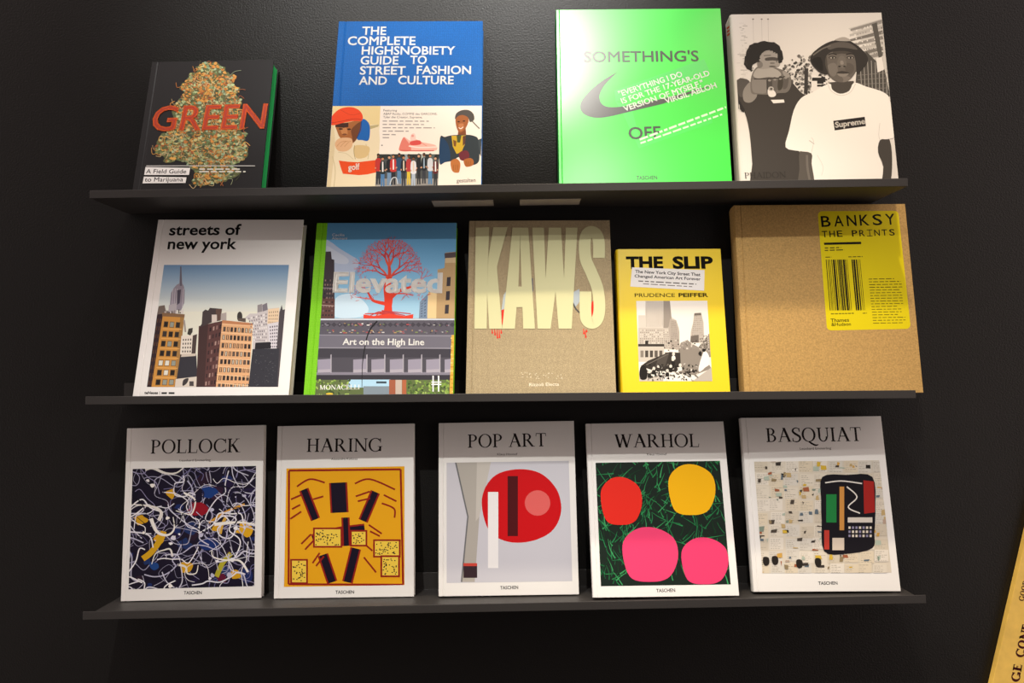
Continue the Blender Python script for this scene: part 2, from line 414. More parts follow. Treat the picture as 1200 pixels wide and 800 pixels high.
# ------------------------------------------------------------------ roman capitals with serifs (cap height 1)
_ser = {}
def serif_mesh(text, bold=1.0):
    key = (text, bold)
    if key in _ser: return _ser[key]
    V = []; Fc = []
    T, t, sl, st = .115*bold, .042*bold**1.5, .085, .030*bold
    def quad(*p):
        n = len(V); V.extend(p); Fc.append(tuple(range(n, n+len(p))))
    def ser(x, y, w):                       # serif across a stem end
        if y < .5: quad((x-sl, 0), (x+w+sl, 0), (x+w+sl, st), (x+w+.02, st*2), (x-.02, st*2), (x-sl, st))
        else: quad((x-sl, 1), (x-sl, 1-st), (x-.02, 1-st*2), (x+w+.02, 1-st*2), (x+w+sl, 1-st), (x+w+sl, 1))
    def stem(x, w, s0=True, s1=True, y0=0., y1=1.):
        quad((x, y0), (x+w, y0), (x+w, y1), (x, y1))
        if s0: ser(x, 0, w)
        if s1: ser(x, 1, w)
    def diag(xa, ya, xb, yb, w):
        quad((xa-w/2, ya), (xa+w/2, ya), (xb+w/2, yb), (xb-w/2, yb))
    def arc(cx, cy, rx, ry, tx, ty, a0, a1, n=22):
        P = []
        for i in range(n+1):
            a = R(a0+(a1-a0)*i/n); P.append(((cx+rx*math.cos(a), cy+ry*math.sin(a)), (cx+(rx-tx)*math.cos(a), cy+(ry-ty)*math.sin(a))))
        for i in range(n): quad(P[i][0], P[i+1][0], P[i+1][1], P[i][1])
    def path(pts, ws):
        pts = catmull(pts, False, 6); n = len(pts); LL = []
        for i, p in enumerate(pts):
            a, b_ = pts[max(i-1, 0)], pts[min(i+1, n-1)]; dx, dy = b_[0]-a[0], b_[1]-a[1]; d = math.hypot(dx, dy) or 1
            k = i/(n-1)*(len(ws)-1); j = min(int(k), len(ws)-2); w = ws[j]+(ws[j+1]-ws[j])*(k-j)
            LL.append(((p[0]-dy/d*w/2, p[1]+dx/d*w/2), (p[0]+dy/d*w/2, p[1]-dx/d*w/2)))
        for i in range(n-1): quad(LL[i][0], LL[i+1][0], LL[i+1][1], LL[i][1])
    def tick(x, y0, y1, w=None): quad((x-(w or st)/1.2, y0), (x+(w or st)/1.2, y0), (x+(w or st)/1.2, y1), (x-(w or st)/1.2, y1))
    pen = 0.0
    for ch in text:
        n0 = len(V)
        if ch == ' ': pen += .36; continue
        if ch in 'PRBD':
            stem(sl, T); xr = sl+T
            if ch == 'P':
                arc(xr+.08, .73, .33, .27, T, t, -90, 90); quad((xr, 1-t), (xr+.09, 1-t), (xr+.09, 1), (xr, 1)); quad((xr, .46), (xr+.09, .46), (xr+.09, .46+t), (xr, .46+t)); adv = xr+.45
            if ch == 'R':
                arc(xr+.08, .74, .31, .26, T, t, -90, 90); quad((xr, 1-t), (xr+.09, 1-t), (xr+.09, 1), (xr, 1)); quad((xr, .48), (xr+.15, .48), (xr+.15, .48+t), (xr, .48+t))
                diag(xr+.50, 0, xr+.16, .50, T*1.25); quad((xr+.42, 0), (xr+.66, 0), (xr+.66, st), (xr+.42, st*1.5)); adv = xr+.66
            if ch == 'B':
                arc(xr+.08, .755, .28, .245, T, t, -90, 90); arc(xr+.09, .27, .34, .27, T, t, -90, 90)
                for y in (1-t, .51, 0): quad((xr, y), (xr+.10, y), (xr+.10, y+t), (xr, y+t))
                adv = xr+.50
            if ch == 'D':
                arc(xr+.08, .5, .50, .5, T, t, -90, 90, 28)
                for y in (1-t, 0): quad((xr, y), (xr+.09, y), (xr+.09, y+t), (xr, y+t))
                adv = xr+.64
        elif ch in 'OQ':
            arc(.46, .5, .46, .52, T*1.05, t, 0, 360, 40); adv = .94
            if ch == 'Q': path([(.42, .02), (.60, -.12), (.85, -.26), (1.05, -.22)], [T*.6, T, T*.9, t]); adv = .96
        elif ch in 'CG':
            arc(.47, .5, .47, .52, T*1.05, t, 42, 318, 34)
            tick(.80, .68, .99)
            if ch == 'C': tick(.82, .02, .26, st*.8); adv = .88
            else: stem(.72, T, False, False, .03, .40); quad((.62, .40), (.93, .40), (.93, .40-st), (.62, .40-st)); adv = .97
        elif ch == 'L':
            stem(sl, T); quad((sl, 0), (.62, 0), (.62, t), (sl, t)); quad((.58, 0), (.63, 0), (.66, .26), (.63, .26)); adv = .68
        elif ch == 'E':
            stem(sl, T)
            for y, x in ((0, .62), (.49, .48), (1-t, .58)): quad((sl, y), (x, y), (x, y+t), (sl, y+t))
            quad((.58, 0), (.63, 0), (.66, .24), (.63, .24)); quad((.55, 1), (.59, 1), (.60, .78), (.57, .78)); quad((.46, .38), (.49, .38), (.49, .64), (.46, .64)); adv = .68
        elif ch == 'T':
            stem(.30, T, True, False); quad((.02, 1-t), (.70, 1-t), (.70, 1), (.02, 1))
            quad((.02, 1), (.0, .76), (.03, .76), (.06, 1)); quad((.70, 1), (.72, .76), (.69, .76), (.66, 1)); adv = .74
        elif ch == 'I':
            stem(sl, T); adv = sl*2+T+.02
        elif ch == 'H':
            stem(sl, T); stem(.62, T); quad((sl, .49), (.68, .49), (.68, .49+t), (sl, .49+t)); adv = .62+T+sl+.02
        elif ch == 'K':
            stem(sl, T); diag(sl+T+.02, .42, .66, 1, t*1.4); diag(.68, 0, .32, .60, T*1.3)
            quad((.52, 1), (.80, 1), (.80, 1-st), (.52, 1-st)); quad((.56, 0), (.86, 0), (.86, st), (.56, st)); adv = .86
        elif ch == 'N':
            stem(sl+.02, t*1.2, True, False); diag(.78, 0, sl+.03, 1, T*1.2); stem(.76, t*1.2, False, True); quad((0, 1), (.16, 1), (.16, 1-st), (0, 1-st)); adv = .92
        elif ch == 'M':
            stem(sl+.04, t*1.2, True, False); diag(.50, 0, sl+.08, 1, T*1.2); diag(.50, 0, .90, 1, t*1.3); stem(.86, T, True, False)
            quad((.03, 1), (.2, 1), (.2, 1-st), (.03, 1-st)); quad((.86, 1), (1.06, 1), (1.06, 1-st), (.86, 1-st)); adv = 1.08
        elif ch in 'AV':
            if ch == 'A':
                diag(.11, 0, .44, 1, t*1.3); diag(.76, 0, .42, 1.02, T*1.25); quad((.22, .34), (.62, .34), (.62, .34+t), (.22, .34+t))
                quad((0, 0), (.24, 0), (.24, st), (0, st)); quad((.60, 0), (.90, 0), (.90, st), (.60, st)); adv = .88
        elif ch == 'W':
            diag(.34, 0, .10, 1, T*1.2); diag(.34, 0, .58, .96, t*1.3); diag(.80, 0, .54, 1, T*1.2); diag(.80, 0, 1.08, 1, t*1.3)
            for a, b_ in ((-.03, .25), (.42, .70), (.96, 1.22)): quad((a, 1), (b_, 1), (b_, 1-st), (a, 1-st))
            adv = 1.20
        elif ch == 'U':
            stem(sl, T, False, True, .35, 1); stem(.66, t*1.2, False, True, .35, 1)
            arc(sl+.305, .36, .305, .38, T*.9, t*1.2, 180, 360); adv = .84
        elif ch == 'S':
            path([(.50, .80), (.46, .95), (.30, 1.0), (.13, .92), (.08, .76), (.18, .62), (.34, .50), (.50, .37), (.53, .20), (.42, .04), (.24, 0), (.08, .06), (.04, .22)],
                 [t, t, T*.6, T, T*1.15, T*1.1, T, T*.6, t, t]); tick(.51, .72, .98); tick(.05, .02, .26); adv = .60
        else:
            adv = .4
        for i in range(n0, len(V)): V[i] = (V[i][0]+pen, V[i][1])
        pen += adv+.055
    _ser[key] = (V, Fc)
    return V, Fc

# ------------------------------------------------------------------ shared materials
white_board = mat('white_cover_paper', '#e6e4df', .42, .5)
cream_pages = page_mat('cream_pages', '#e6dcc0')
white_pages = page_mat('white_pages', '#e4e0d6')
black_gloss = mat('black_glossy_cover', (.010, .010, .011), .38, .22)
green_pages = page_mat('green_page_edges', '#24c060')


# ================================================================== TOP LEDGE
TOPG, MIDG, BOTG = 'books on the top ledge', 'books on the middle ledge', 'white art monographs on the lowest ledge'

# ---- black book with a green bud
def green_book():
    rnd = random.Random(4)
    b = Book('top', -.4675, .1902, .2300, 15.07, -.06, -.67, .026)
    b.empty('book', 'square black book with a hemp bud and orange lettering on the cover', TOPG)
    shell_hard(b, black_gloss, green_pages, bt=.0022, inset=.002)
    v = b.view(165, 70, 5.16)
    p = Print(b, 'bud_picture', v, m=INK_GLOSS)
    sil = [(390,20),(440,16),(500,40),(525,80),(572,100),(556,150),(604,180),(575,215),(612,240),(606,300),(622,400),(596,430),(642,445),(622,500),(648,532),(630,600),(556,640),(602,680),(540,720),(470,742),(340,762),(308,742),(332,700),(300,650),(250,608),(150,624),(138,590),(95,570),(92,510),(130,450),(182,430),(200,390),(192,290),(240,240),(262,190),(238,170),(280,120),(296,80),(340,70),(336,40)]
    p.blob([(x+rnd.uniform(-6,6), y+rnd.uniform(-6,6)) for x, y in catmull(sil, True, 4)], '#5d6238', 2)
    pal = ['#b4c48c', '#a9bd92', '#c0bf84', '#8c9a5c', '#7f9468', '#a3a56a', '#6b7d4c', '#5a6b45', '#90a884', '#b5a060', '#4c4f30', '#9a7f45', '#78805a', '#3f4a34']
    hot = ['#d08a3c', '#e0a850', '#b8702f', '#c98a3c', '#a85a2c', '#d0984a', '#8f4f2c']
    k = 0
    p.step = 3e-7
    while k < 1700:
        x, y = rnd.uniform(90, 650), rnd.uniform(15, 762)
        if not inside((x, y), sil): continue
        top = y < 240
        c = rnd.choice(hot if rnd.random() < (.50 if top else .18) else pal)
        r = rnd.uniform(5, 14); a = rnd.uniform(0, 3.14)
        pts = [(x+math.cos(a+q)*r*m_*rnd.uniform(.7, 1.2), y+math.sin(a+q)*r*rnd.uniform(.5, .9)) for q, m_ in ((0, 1.4), (1.2, .8), (2.2, .7), (3.14, 1.1), (4.2, .8), (5.2, .7))]
        p.blob(pts, c, 2); k += 1
    k = 0
    while k < 420:
        x, y = rnd.uniform(90, 650), rnd.uniform(15, 762)
        if not inside((x, y), sil): continue
        a = rnd.uniform(0, 6.28); l = rnd.uniform(12, 34)
        p.stroke([(x, y), (x+math.cos(a)*l, y+math.sin(a)*l), (x+math.cos(a+.9)*l*1.5, y+math.sin(a+.9)*l*1.5)], rnd.uniform(2, 4), rnd.choice(hot+['#c9b080', '#a9b48a', '#d8c48c', '#45492f']), k=3); k += 1
    p.step = 1e-6
    p.stroke([(530,110),(565,75),(608,66)], 3, '#7f8a70'); p.stroke([(575,190),(610,180),(634,184)], 3, '#9a5a34'); p.stroke([(470,735),(490,748),(500,765)], 4, '#9a5a34')
    p.build('printed hemp bud in greens and rust')
    q = Print(b, 'title_lettering', v, m=INK_GLOSS); q.y = p.y-.0001
    q.text('GREEN', (58, 431), (748, 414), 287, '#a8321a', off=.012, shear=.06)
    q.text('GREEN', (58, 431), (748, 414), 287, '#ef6a2c', outline=.019, shear=.06)
    q.build('orange outlined capitals')
    q = Print(b, 'subtitle_label', v); q.y = p.y-.0001
    q.poly([(30,650),(300,655),(293,698),(22,698)], '#efeeea'); q.poly([(20,708),(278,712),(272,746),(12,749)], '#efeeea')
    q.text('A Field Guide', (32, 688), (275, 689), 663, '#151515', off=.008); q.text('to Marijuana', (24, 738), (256, 737), 713, '#151515', off=.008)
    q.stroke([(35, 643), (692, 643)], 4, '#d8d8d2')
    q.words((355, 667), (600, 667), 8, '#d6d6c8', rnd, 40); q.words((355, 682), (635, 682), 8, '#d6d6c8', rnd, 40)
    q.build('white strips with black words')
green_book()

# ---- blue cloth book
def blue_book():
    rnd = random.Random(8)
    b = Book('top', -.1612, .2237, .2897, 15.3, -.59, .72, .024)
    b.empty('book', 'tall blue cloth book with a collage of people along its lower half', TOPG)
    v = b.view(370, 10, 3.638)
    zb = v((400, 415))[1]
    blue = linen('blue_book_cloth', (.006, .125, .44), .22, 800, .55, .35)
    shell_hard(b, blue, white_pages, groove=.009, gw=.003, inset=.003)
    q = Print(b, 'title_lettering', v, m=INK)
    for t, L, Rr, T in (('THE', (197,112), (300,112), 78), ('COMPLETE', (135,155), (425,155), 120), ('HIGHSNOBIETY', (195,196), (595,196), 162), ('GUIDE', (190,238), (352,238), 204),
                        ('TO', (402,236), (473,236), 202), ('STREET', (187,281), (383,281), 247), ('FASHION', (430,279), (662,279), 245), ('AND', (183,324), (303,324), 290), ('CULTURE', (350,322), (588,322), 288)):
        q.text(t, L, Rr, T, '#f4f4f0', off=.022)
    q.build('white capitals')
    c = b.view(375, 115, 6.154)
    p = Print(b, 'cover_picture', c, m=INK, lift=.0001)
    x0, x1 = -b.w/2, b.w/2
    p.rc = (x0+.0004, x1-.0004, .0004, zb)
    p.fill('#f0e6d8')
    p.poly([(20,40),(437,40),(405,700),(20,700)], '#e2cc92')
    p.poly([(20,700),(60,300),(75,210),(120,185),(250,300),(345,290),(365,192),(425,190),(432,300),(405,700)], '#e6d7b2')
    p.poly([(20,700),(60,300),(75,210),(100,195),(110,330),(70,700)], '#d9c79c')
    p.stroke([(90,420),(110,520),(100,640)], 5, '#c9b88c'); p.stroke([(330,330),(350,390),(345,440)], 5, '#c9b88c'); p.stroke([(130,390),(190,400),(240,440)], 4, '#cdbd93')
    p.poly([(355,200),(425,190),(420,205),(360,225)], '#b7a878')
    p.blob([(248,345),(350,348),(352,400),(320,430),(258,428)], '#d6ba82')
    p.stroke([(250,340),(245,390),(255,440)], 4, '#a08a58')
    p.blob([(115,190),(200,175),(300,160),(302,220),(268,290),(235,325),(205,300),(150,290),(122,235)], '#a3622f')
    p.blob([(225,230),(260,190),(300,170),(300,225),(270,285),(240,318),(232,280)], '#6e3e1e')
    p.blob([(150,215),(185,210),(200,250),(190,270),(160,262)], '#c07f48')
    p.poly([(108,183),(205,178),(205,208),(170,214),(112,208)], '#3c2012')
    p.ell(150,222,16,6,'#2a160c'); p.ell(210,224,14,6,'#2a160c'); p.ell(178,262,18,7,'#7c4726')
    p.blob([(108,330),(135,292),(200,285),(232,300),(230,350),(190,382),(130,378)], '#dcae80')
    for i in range(3): p.stroke([(120+i*28,350),(150+i*28,318),(190+i*16,310)], 3, '#b98552')
    p.blob([(72,185),(86,130),(140,80),(212,64),(272,80),(305,118),(302,160),(240,165),(160,180),(100,195)], '#e4461a')
    p.stroke([(80,178),(150,168),(240,150),(302,155)], 4, '#a82f10'); p.stroke([(150,85),(220,120),(290,110)], 3, '#b93914')
    p.blob([(308,150),(357,192),(352,300),(300,302),(268,294),(296,230)], '#1560ac'); p.stroke([(300,165),(290,230),(265,292)], 6, '#0c3d78')
    p.poly([(135,450),(200,458),(270,462),(412,445),(406,535),(340,550),(280,555),(165,545),(150,500)], '#e04c18')
    p.text('golf', (203,520), (288,512), 478, '#fdf6ea', off=.03)
    # running shoe
    p.blob([(575,345),(600,283),(622,288),(650,306),(690,296),(740,318),(825,336),(846,362),(820,381),(700,380),(580,380)], '#eab4a4', 4)
    p.blob([(573,350),(600,285),(622,300),(650,340),(652,380),(576,380)], '#dc7c6c', 4)
    p.blob([(655,312),(718,304),(730,330),(690,340),(650,336)], '#d4504a', 3)
    p.blob([(652,300),(658,262),(682,256),(692,290),(680,304)], '#eecabd', 3); p.ell(668,272,10,9,'#e09a8c')
    p.stroke([(640,345),(720,356),(842,352)], 9, '#f6dcd0'); p.stroke([(580,377),(700,380),(822,378)], 7, '#cc5a52'); p.stroke([(730,322),(770,345)], 5, '#dc8c7c')
    for t, xa, xe, y in (('Featuring', 457,555,95), ('A$AP Rocky, COMME des GARCONS,', 457,845,120), ('Tyler the Creator, Supreme,', 455,738,144)):
        p.text(t, (xa,y), (xe,y+1), y-15, '#55504e', off=.004)
    for xe, y in ((785,169), (750,193), (828,217), (640,241), (546,266), (498,288)): p.words((452,y), (xe,y+1), 7, '#98908a', rnd, 44)
    p.words((442,344), (452,344), 8, '#6a6462', rnd, 30)
    # street crowd
    p.poly([(413,404),(860,404),(850,632),(398,632)], '#4a4d4c')
    p.poly([(413,404),(860,404),(858,440),(410,440)], '#2c3230')
    for x in (500, 610, 730, 800): p.rect(x, 404, x+28, 470, rnd.choice(['#8a9aa0', '#a8b0a8', '#54605c']))
    p.poly([(402,580),(852,580),(850,632),(398,632)], '#8d8a84')
    tor = ['#b8332c', '#1d2a2c', '#1c1f24', '#c0342e', '#2c4a66', '#20242a', '#b03a38', '#d6d8dc', '#22262a', '#1d2226', '#c9ccd0', '#5c2226']
    leg = ['#2c3038', '#4a78a4', '#6d8ba8', '#26282c', '#5a80a4', '#30343a', '#d4b83c', '#a8b4c0', '#24262a', '#34383e', '#4e7ea8', '#2c3034']
    for i in range(12):
        x = 420+i*37+rnd.uniform(-6, 6); y = 424+rnd.uniform(-14, 14); w = rnd.uniform(15, 21)
        p.poly([(x-w*.7,y+95),(x+w*.7,y+95),(x+w*.8,y+205),(x+3,y+205),(x,y+140),(x-4,y+205),(x-w*.8,y+205)], leg[i])
        p.blob([(x-w,y+30),(x,y+16),(x+w,y+30),(x+w*1.15,y+95),(x+w*.7,y+110),(x-w*.7,y+110),(x-w*1.15,y+95)], tor[i], 3)
        if i % 2: p.poly([(x-4,y+22),(x+5,y+22),(x+6,y+95),(x-4,y+95)], rnd.choice(['#e8e6e2', '#94a8b8', '#d8c8b0']))
        p.ell(x,y,9,12,rnd.choice(['#b98058', '#d0a080', '#6e452c'])); p.blob([(x-10,y-2),(x-8,y-13),(x,y-17),(x+9,y-13),(x+10,y-2),(x,y-7)], '#1b1816', 3)
        p.ell(x-w,y+88,5,6,'#c09070'); p.ell(x+w,y+84,5,6,'#c09070')
    p.stroke([(505,625),(520,580),(550,575),(560,620)], 6, '#c8cdd0')
    # seated figure at the right
    p.poly([(1000,225),(1050,215),(1056,285),(990,285)], '#7c4624')
    p.blob([(866,285),(900,280),(950,268),(1050,264),(1110,272),(1142,300),(1150,400),(1142,462),(1092,482),(1050,440),(1000,425),(960,450),(900,462),(862,468)], '#2c363c', 4)
    p.poly([(1140,300),(1165,290),(1160,420),(1150,400)], '#3a444a')
    p.blob([(866,300),(900,300),(930,350),(940,440),(900,462),(862,468)], '#1d3c5c', 3)
    p.poly([(948,272),(1052,268),(1046,330),(1020,390),(985,402),(958,350)], '#c8a62c')
    p.poly([(985,270),(1020,270),(1010,320),(990,320)], '#47502c'); p.poly([(1030,275),(1052,270),(1046,330),(1030,345)], '#5c3a2a'); p.poly([(960,300),(985,310),(980,350),(965,345)], '#7a4e22')
    p.blob([(1005,392),(1060,378),(1078,420),(1050,450),(1010,442)], '#6a2732', 3)
    p.blob([(978,150),(1005,120),(1060,122),(1072,165),(1045,225),(1010,248),(986,215)], '#9c5c30', 4)
    p.blob([(1000,190),(1035,185),(1030,225),(1010,235)], '#b9784a', 3); p.ell(1000,170,9,5,'#3a1f10'); p.ell(1038,165,9,5,'#3a1f10'); p.stroke([(1000,212),(1015,220),(1034,208)], 5, '#f0e4d8')
    p.blob([(974,152),(982,112),(1020,88),(1070,86),(1105,112),(1112,155),(1082,172),(1068,140),(1030,122),(996,130)], '#4c4844', 4)
    p.stroke([(1092,160),(1120,190),(1150,220)], 7, '#55504c')
    p.blob([(944,455),(985,438),(1012,470),(1004,530),(985,538),(962,532),(948,510)], '#b56f38', 4); p.blob([(1038,446),(1080,432),(1106,448),(1104,482),(1060,496),(1042,480)], '#a9642f', 4)
    for i in range(3): p.stroke([(965+i*15,480),(962+i*15,520)], 3, '#7a441e'); p.stroke([(1055+i*15,455),(1052+i*15,485)], 3, '#7a441e')
    p.text('gestalten', (985,608), (1122,604), 580, '#6a6460', off=.004)
    p.build('printed collage of people, a pink shoe and a crowd')
blue_book()

# ---- fluorescent green book
def fluo_book():
    rnd = random.Random(2)
    b = Book('top', .1909, .2530, .2945, 9.95, -.47, .05, .032)
    b.empty('book', 'large fluorescent green book with a black hook-shaped mark and a tilted sticker', TOPG)
    fl_ = mat('fluorescent_green_cover', (.004, .70, .012), .40, .05, coat=1.0)
    _c = fl_.node_tree.nodes['Principled BSDF'].inputs; _c['Coat Roughness'].default_value = .34; _c['Coat IOR'].default_value = 1.85
    shell_hard(b, fl_, white_pages, groove=.004, gw=.0012, board_mat=mat('dark_green_board', (.02, .25, .05), .5))
    v = b.view(670, 50, 4.847)
    s = Print(b, 'sticker', v, lift=.00005, m=INK_FLUO)
    s.poly([(243,272),(752,93),(782,160),(250,335)], (.02, .62, .06)); s.poly([(250,335),(300,352),(290,400),(285,400)], (.02, .62, .06))
    s.poly([(290,402),(345,386),(385,545),(790,400),(800,455),(382,600)], (.02, .70, .05))
    s.build('tilted translucent green sticker')
    p = Print(b, 'brand_mark', v, m=INK_FLUO)
    top = catmull([(266,163),(225,200),(180,250),(158,300),(166,340),(195,362),(245,366),(310,360)], False, 6)
    bot = catmull([(280,404),(210,420),(150,427),(95,418),(60,396),(48,362),(62,322),(110,268),(180,212),(266,163)], False, 6)
    p.poly(top+[(520,318),(822,236),(520,346)]+bot, '#181a14')
    p.build('black curved hook mark')
    q = Print(b, 'title_lettering', v, m=INK_FLUO)
    q.text("SOMETHING'S", (70,111), (722,105), 52, '#14160f', off=.012); q.text('OFF', (325,548), (508,541), 482, '#14160f', off=.012)
    q.text('TASCHEN', (368,778), (486,776), 757, '#14160f', off=.01)
    q.build('black capitals')
    s = Print(b, 'sticker_lettering', v, lift=.0002, m=INK_FLUO)
    for t, L, Rr, T in (('"EVERYTHING I DO', (272,307), (632,190), (263,278)), ('IS FOR THE 17-YEAR-OLD', (287,347), (787,184), (278,318)), ('VERSION OF MYSELF."', (300,391), (752,240), (291,362)), ('VIRGIL ABLOH', (535,347), (826,254), (526,318))):
        s.text(t, L, Rr, T, '#f6fff6', off=.03)
    s.words((388,556), (878,372), 12, '#c9f7c9', rnd, 34); s.words((392,576), (856,412), 10, '#c9f7c9', rnd, 34)
    s.build('slanted white words')
fluo_book()

# ---- black and white photographic book
def photo_book():
    rnd = random.Random(3)
    b = Book('top', .4468, .2312, .2830, 9.38, -.69, -.84, .030)
    b.empty('book', 'thick book whose cover is a black and white photograph of two people outdoors', TOPG)
    paper = mat('matte_photo_paper', '#dcd8cf', .5, .4)
    shell_wrap(b, 'cover', paper, white_pages)
    v = b.view(855, 10, 6.0)
    L = lambda x, y: (x*6/5.854, y*6/5.854+600)      # lower view to upper view
    p = Print(b, 'cover_picture', v, m=INK)
    p.rc = (-b.w/2+.0045, b.w/2-.0003, .0003, b.h-.0003)
    p.fill('#dedad2')
    for x in (165, 225, 270): p.stroke([(x,70),(x+4,260)], 3, '#c4c0b8'); p.ell(x,75,7,5,'#8a8680')
    for i in range(40): p.rect(50+rnd.uniform(0,70), 100+i*10, 60+rnd.uniform(10,70), 106+i*10, rnd.choice(['#d0ccc4','#c6c2ba','#d6d2ca','#b6b2aa']))
    # building at the right
    p.poly([(835,140),(1070,72),(1130,620),(880,560),(930,420),(990,360),(960,260)], '#c9c5bd')
    for i in range(9):
        y = 125+i*38
        p.poly([(850-i*6,y+18),(1075,y-48),(1080,y-22),(850-i*6,y+34)], ['#8f8b84', '#b9b5ad', '#77736c'][i % 3])
    p.grid([(860,150),(1075,80),(1085,330),(920,330)], 11, 7, .45, .35, ['#77736c', '#a09c95', '#e6e2da'], rnd, .15)
    p.poly([(1000,110),(1035,98),(1075,330),(1050,360)], '#5a5751')
    p.poly([(890,460),(960,300),(1090,430),(1130,620),(880,600)], '#4e4b46')
    for i in range(8): p.stroke([(915+i*27,330+i*12),(930+i*25,600)], 4, '#aaa69e', False)
    for i in range(5): p.stroke([(900,470+i*32),(1120,450+i*36)], 3, '#827e77', False)
    p.poly([(1030,350),(1070,340),(1085,430),(1040,450)], '#e2ded6')
    # trees and street far behind
    for i in range(260):
        x, y = rnd.uniform(370, 720), rnd.uniform(330, 640)
        if abs(x-560)/190 + max(0, 430-y)/130 > 1.15: continue
        p.ell(x, y, rnd.uniform(5, 16), rnd.uniform(4, 12), rnd.choice(['#55524d','#6e6a64','#8f8b84','#3c3a36','#b6b2aa','#4a4843']), rnd.uniform(0, 3), 7)
    for i in range(26): p.rect(560+rnd.uniform(0,130), 470+rnd.uniform(0,110), 572+rnd.uniform(0,130), 480+rnd.uniform(0,110), rnd.choice(['#e4e0d8','#2c2a28']))
    p.stroke([(540,420),(535,600)], 26, '#3c3936')
    # person at the left: dark shirt
    p.blob([L(40,20),(60,500),(110,496),(150,520),(400,470),(440,520),(500,590),L(520,20),L(450,110),L(400,330),L(480,400),L(482,640),L(165,640),L(155,480),L(135,260),L(100,120)], '#403c38', 3)
    p.poly([L(20,60),L(50,20),L(105,110),L(95,130)], '#2c2a28')
    for i in range(9): p.stroke([L(28+i*6,50+rnd.uniform(0,30)), L(34+i*6,90+rnd.uniform(0,40))], 4, rnd.choice(['#2a2826','#d8d4cc']), False)
    p.blob([(50,505),(120,498),(150,540),(120,600),(70,620)], '#55514c', 3)
    # fist held out to the viewer
    p.blob([(92,610),(104,560),(150,515),(185,560),(190,620),(150,660),(105,655)], '#8d8880', 4)
    p.blob([(146,560),(152,480),(188,415),(260,402),(330,418),(398,445),(428,482),(432,540),(405,588),(345,596),(270,606),(200,604),(158,600)], '#736e67', 4)
    p.blob([(165,470),(195,422),(262,410),(330,430),(362,462),(340,486),(270,482),(200,492)], '#aaa59c', 4)
    p.blob([(160,500),(215,498),(262,512),(258,590),(200,596),(162,580)], '#86817a', 4)
    for i in range(4): p.blob([(262+i*40,500-i*6),(285+i*40,490-i*6),(300+i*38,515-i*4),(296+i*36,580-i*8),(266+i*36,588-i*8)], ['#4e4a45','#67625c','#454139','#5d5852'][i], 3)
    for i in range(4): p.ell(280+i*38, 506-i*6, 11, 8, '#938e86')
    p.stroke([(170,496),(260,494),(350,488),(415,470)], 7, '#35312d'); p.stroke([(262,505),(264,590)], 6, '#2e2b28')
    p.blob([(372,440),(408,452),(424,478),(404,486),(380,470)], '#99948c', 3)
    p.blob([L(262,-30),L(300,-25),L(318,5),L(300,22),L(268,15)], '#e8e4dc', 3); p.poly([L(282,42),L(372,40),L(376,60),L(300,66)], '#ece8e0')
    p.ell(290,565,20,16,'#b8b3ab'); p.ell(292,566,9,8,'#55514c')
    # head of the person at the left
    p.blob([(190,380),(205,320),(300,295),(345,330),(352,400),(300,418),(210,425)], '#9b968e', 4)
    p.blob([(200,420),(200,370),(228,380),(230,410)], '#7a756e', 3)
    p.blob([(250,350),(300,342),(345,352),(340,368),(300,366),(255,368)], '#4e4a45', 3); p.stroke([(240,332),(290,330)], 5, '#4a4641'); p.ell(300,385,18,7,'#77726b'); p.ell(300,408,24,6,'#5a5650')
    hair = []
    for i, (x, y) in enumerate(catmull([(108,360),(112,310),(140,262),(200,238),(262,232),(330,252),(366,305),(372,372),(345,378),(338,325),(298,298),(222,312),(206,375),(160,392),(158,445),(128,425),(104,395)], True, 3)):
        hair.append((x+rnd.uniform(-6, 6), y+rnd.uniform(-6, 6)))
    p.poly(hair, '#262422')
    for i in range(60):
        a = rnd.choice(hair); p.ell(a[0]*.9+24, a[1]*.92+24, 5, 4, rnd.choice(['#3a3734', '#1c1a19']), 0, 6)
    # person at the right: bucket hat and white shirt
    arm = '#57524c'
    p.blob([L(482,395),L(562,405),L(566,470),L(585,600),L(585,660),L(470,660),L(478,520)], arm, 3); p.stroke([L(530,420),L(535,520),L(560,640)], 16, '#6c665f')
    p.blob([L(1030,310),L(1088,300),L(1112,400),L(1110,560),L(1085,640),L(1040,640),L(1054,500),L(1018,400)], '#45413c', 3)
    p.poly([(700,520),(680,600),(790,650),(880,600),(872,510)], '#4a453f')
    W = lambda x, y: (x, y)
    p.blob([(700,528),(720,570),(775,600),(840,580),(874,522),(960,550),(1060,580),(1112,612),L(1092,40),L(1112,90),L(1122,200),L(1132,292),L(1080,312),L(1030,318),L(1016,400),L(1050,500),L(1044,600),L(1040,680),L(582,680),L(580,590),L(562,480),L(560,408),L(470,392),L(383,366),L(408,250),L(440,112),L(490,30),(580,590)], '#efebe2', 3)
    p.stroke([(690,535),(715,582),(778,612),(845,592),(885,530)], 4, '#cfcac1')
    p.stroke([L(560,405),L(575,330),L(560,300)], 4, '#d2cdc4'); p.stroke([L(1030,315),L(1022,280),L(1030,200)], 4, '#d2cdc4'); p.stroke([L(600,420),L(640,500),L(630,560)], 4, '#d9d4cb'); p.stroke([L(545,320),L(580,345)], 6, '#c2bdb4')
    # face
    p.blob([(672,330),(705,302),(780,288),(862,303),(888,365),(892,425),(872,470),(835,508),(795,520),(745,512),(700,475),(676,415)], '#655f58', 5)
    p.blob([(690,400),(740,385),(760,440),(730,480),(695,450)], '#756f67', 4); p.blob([(815,385),(865,395),(872,440),(835,470),(812,430)], '#5a544d', 4)
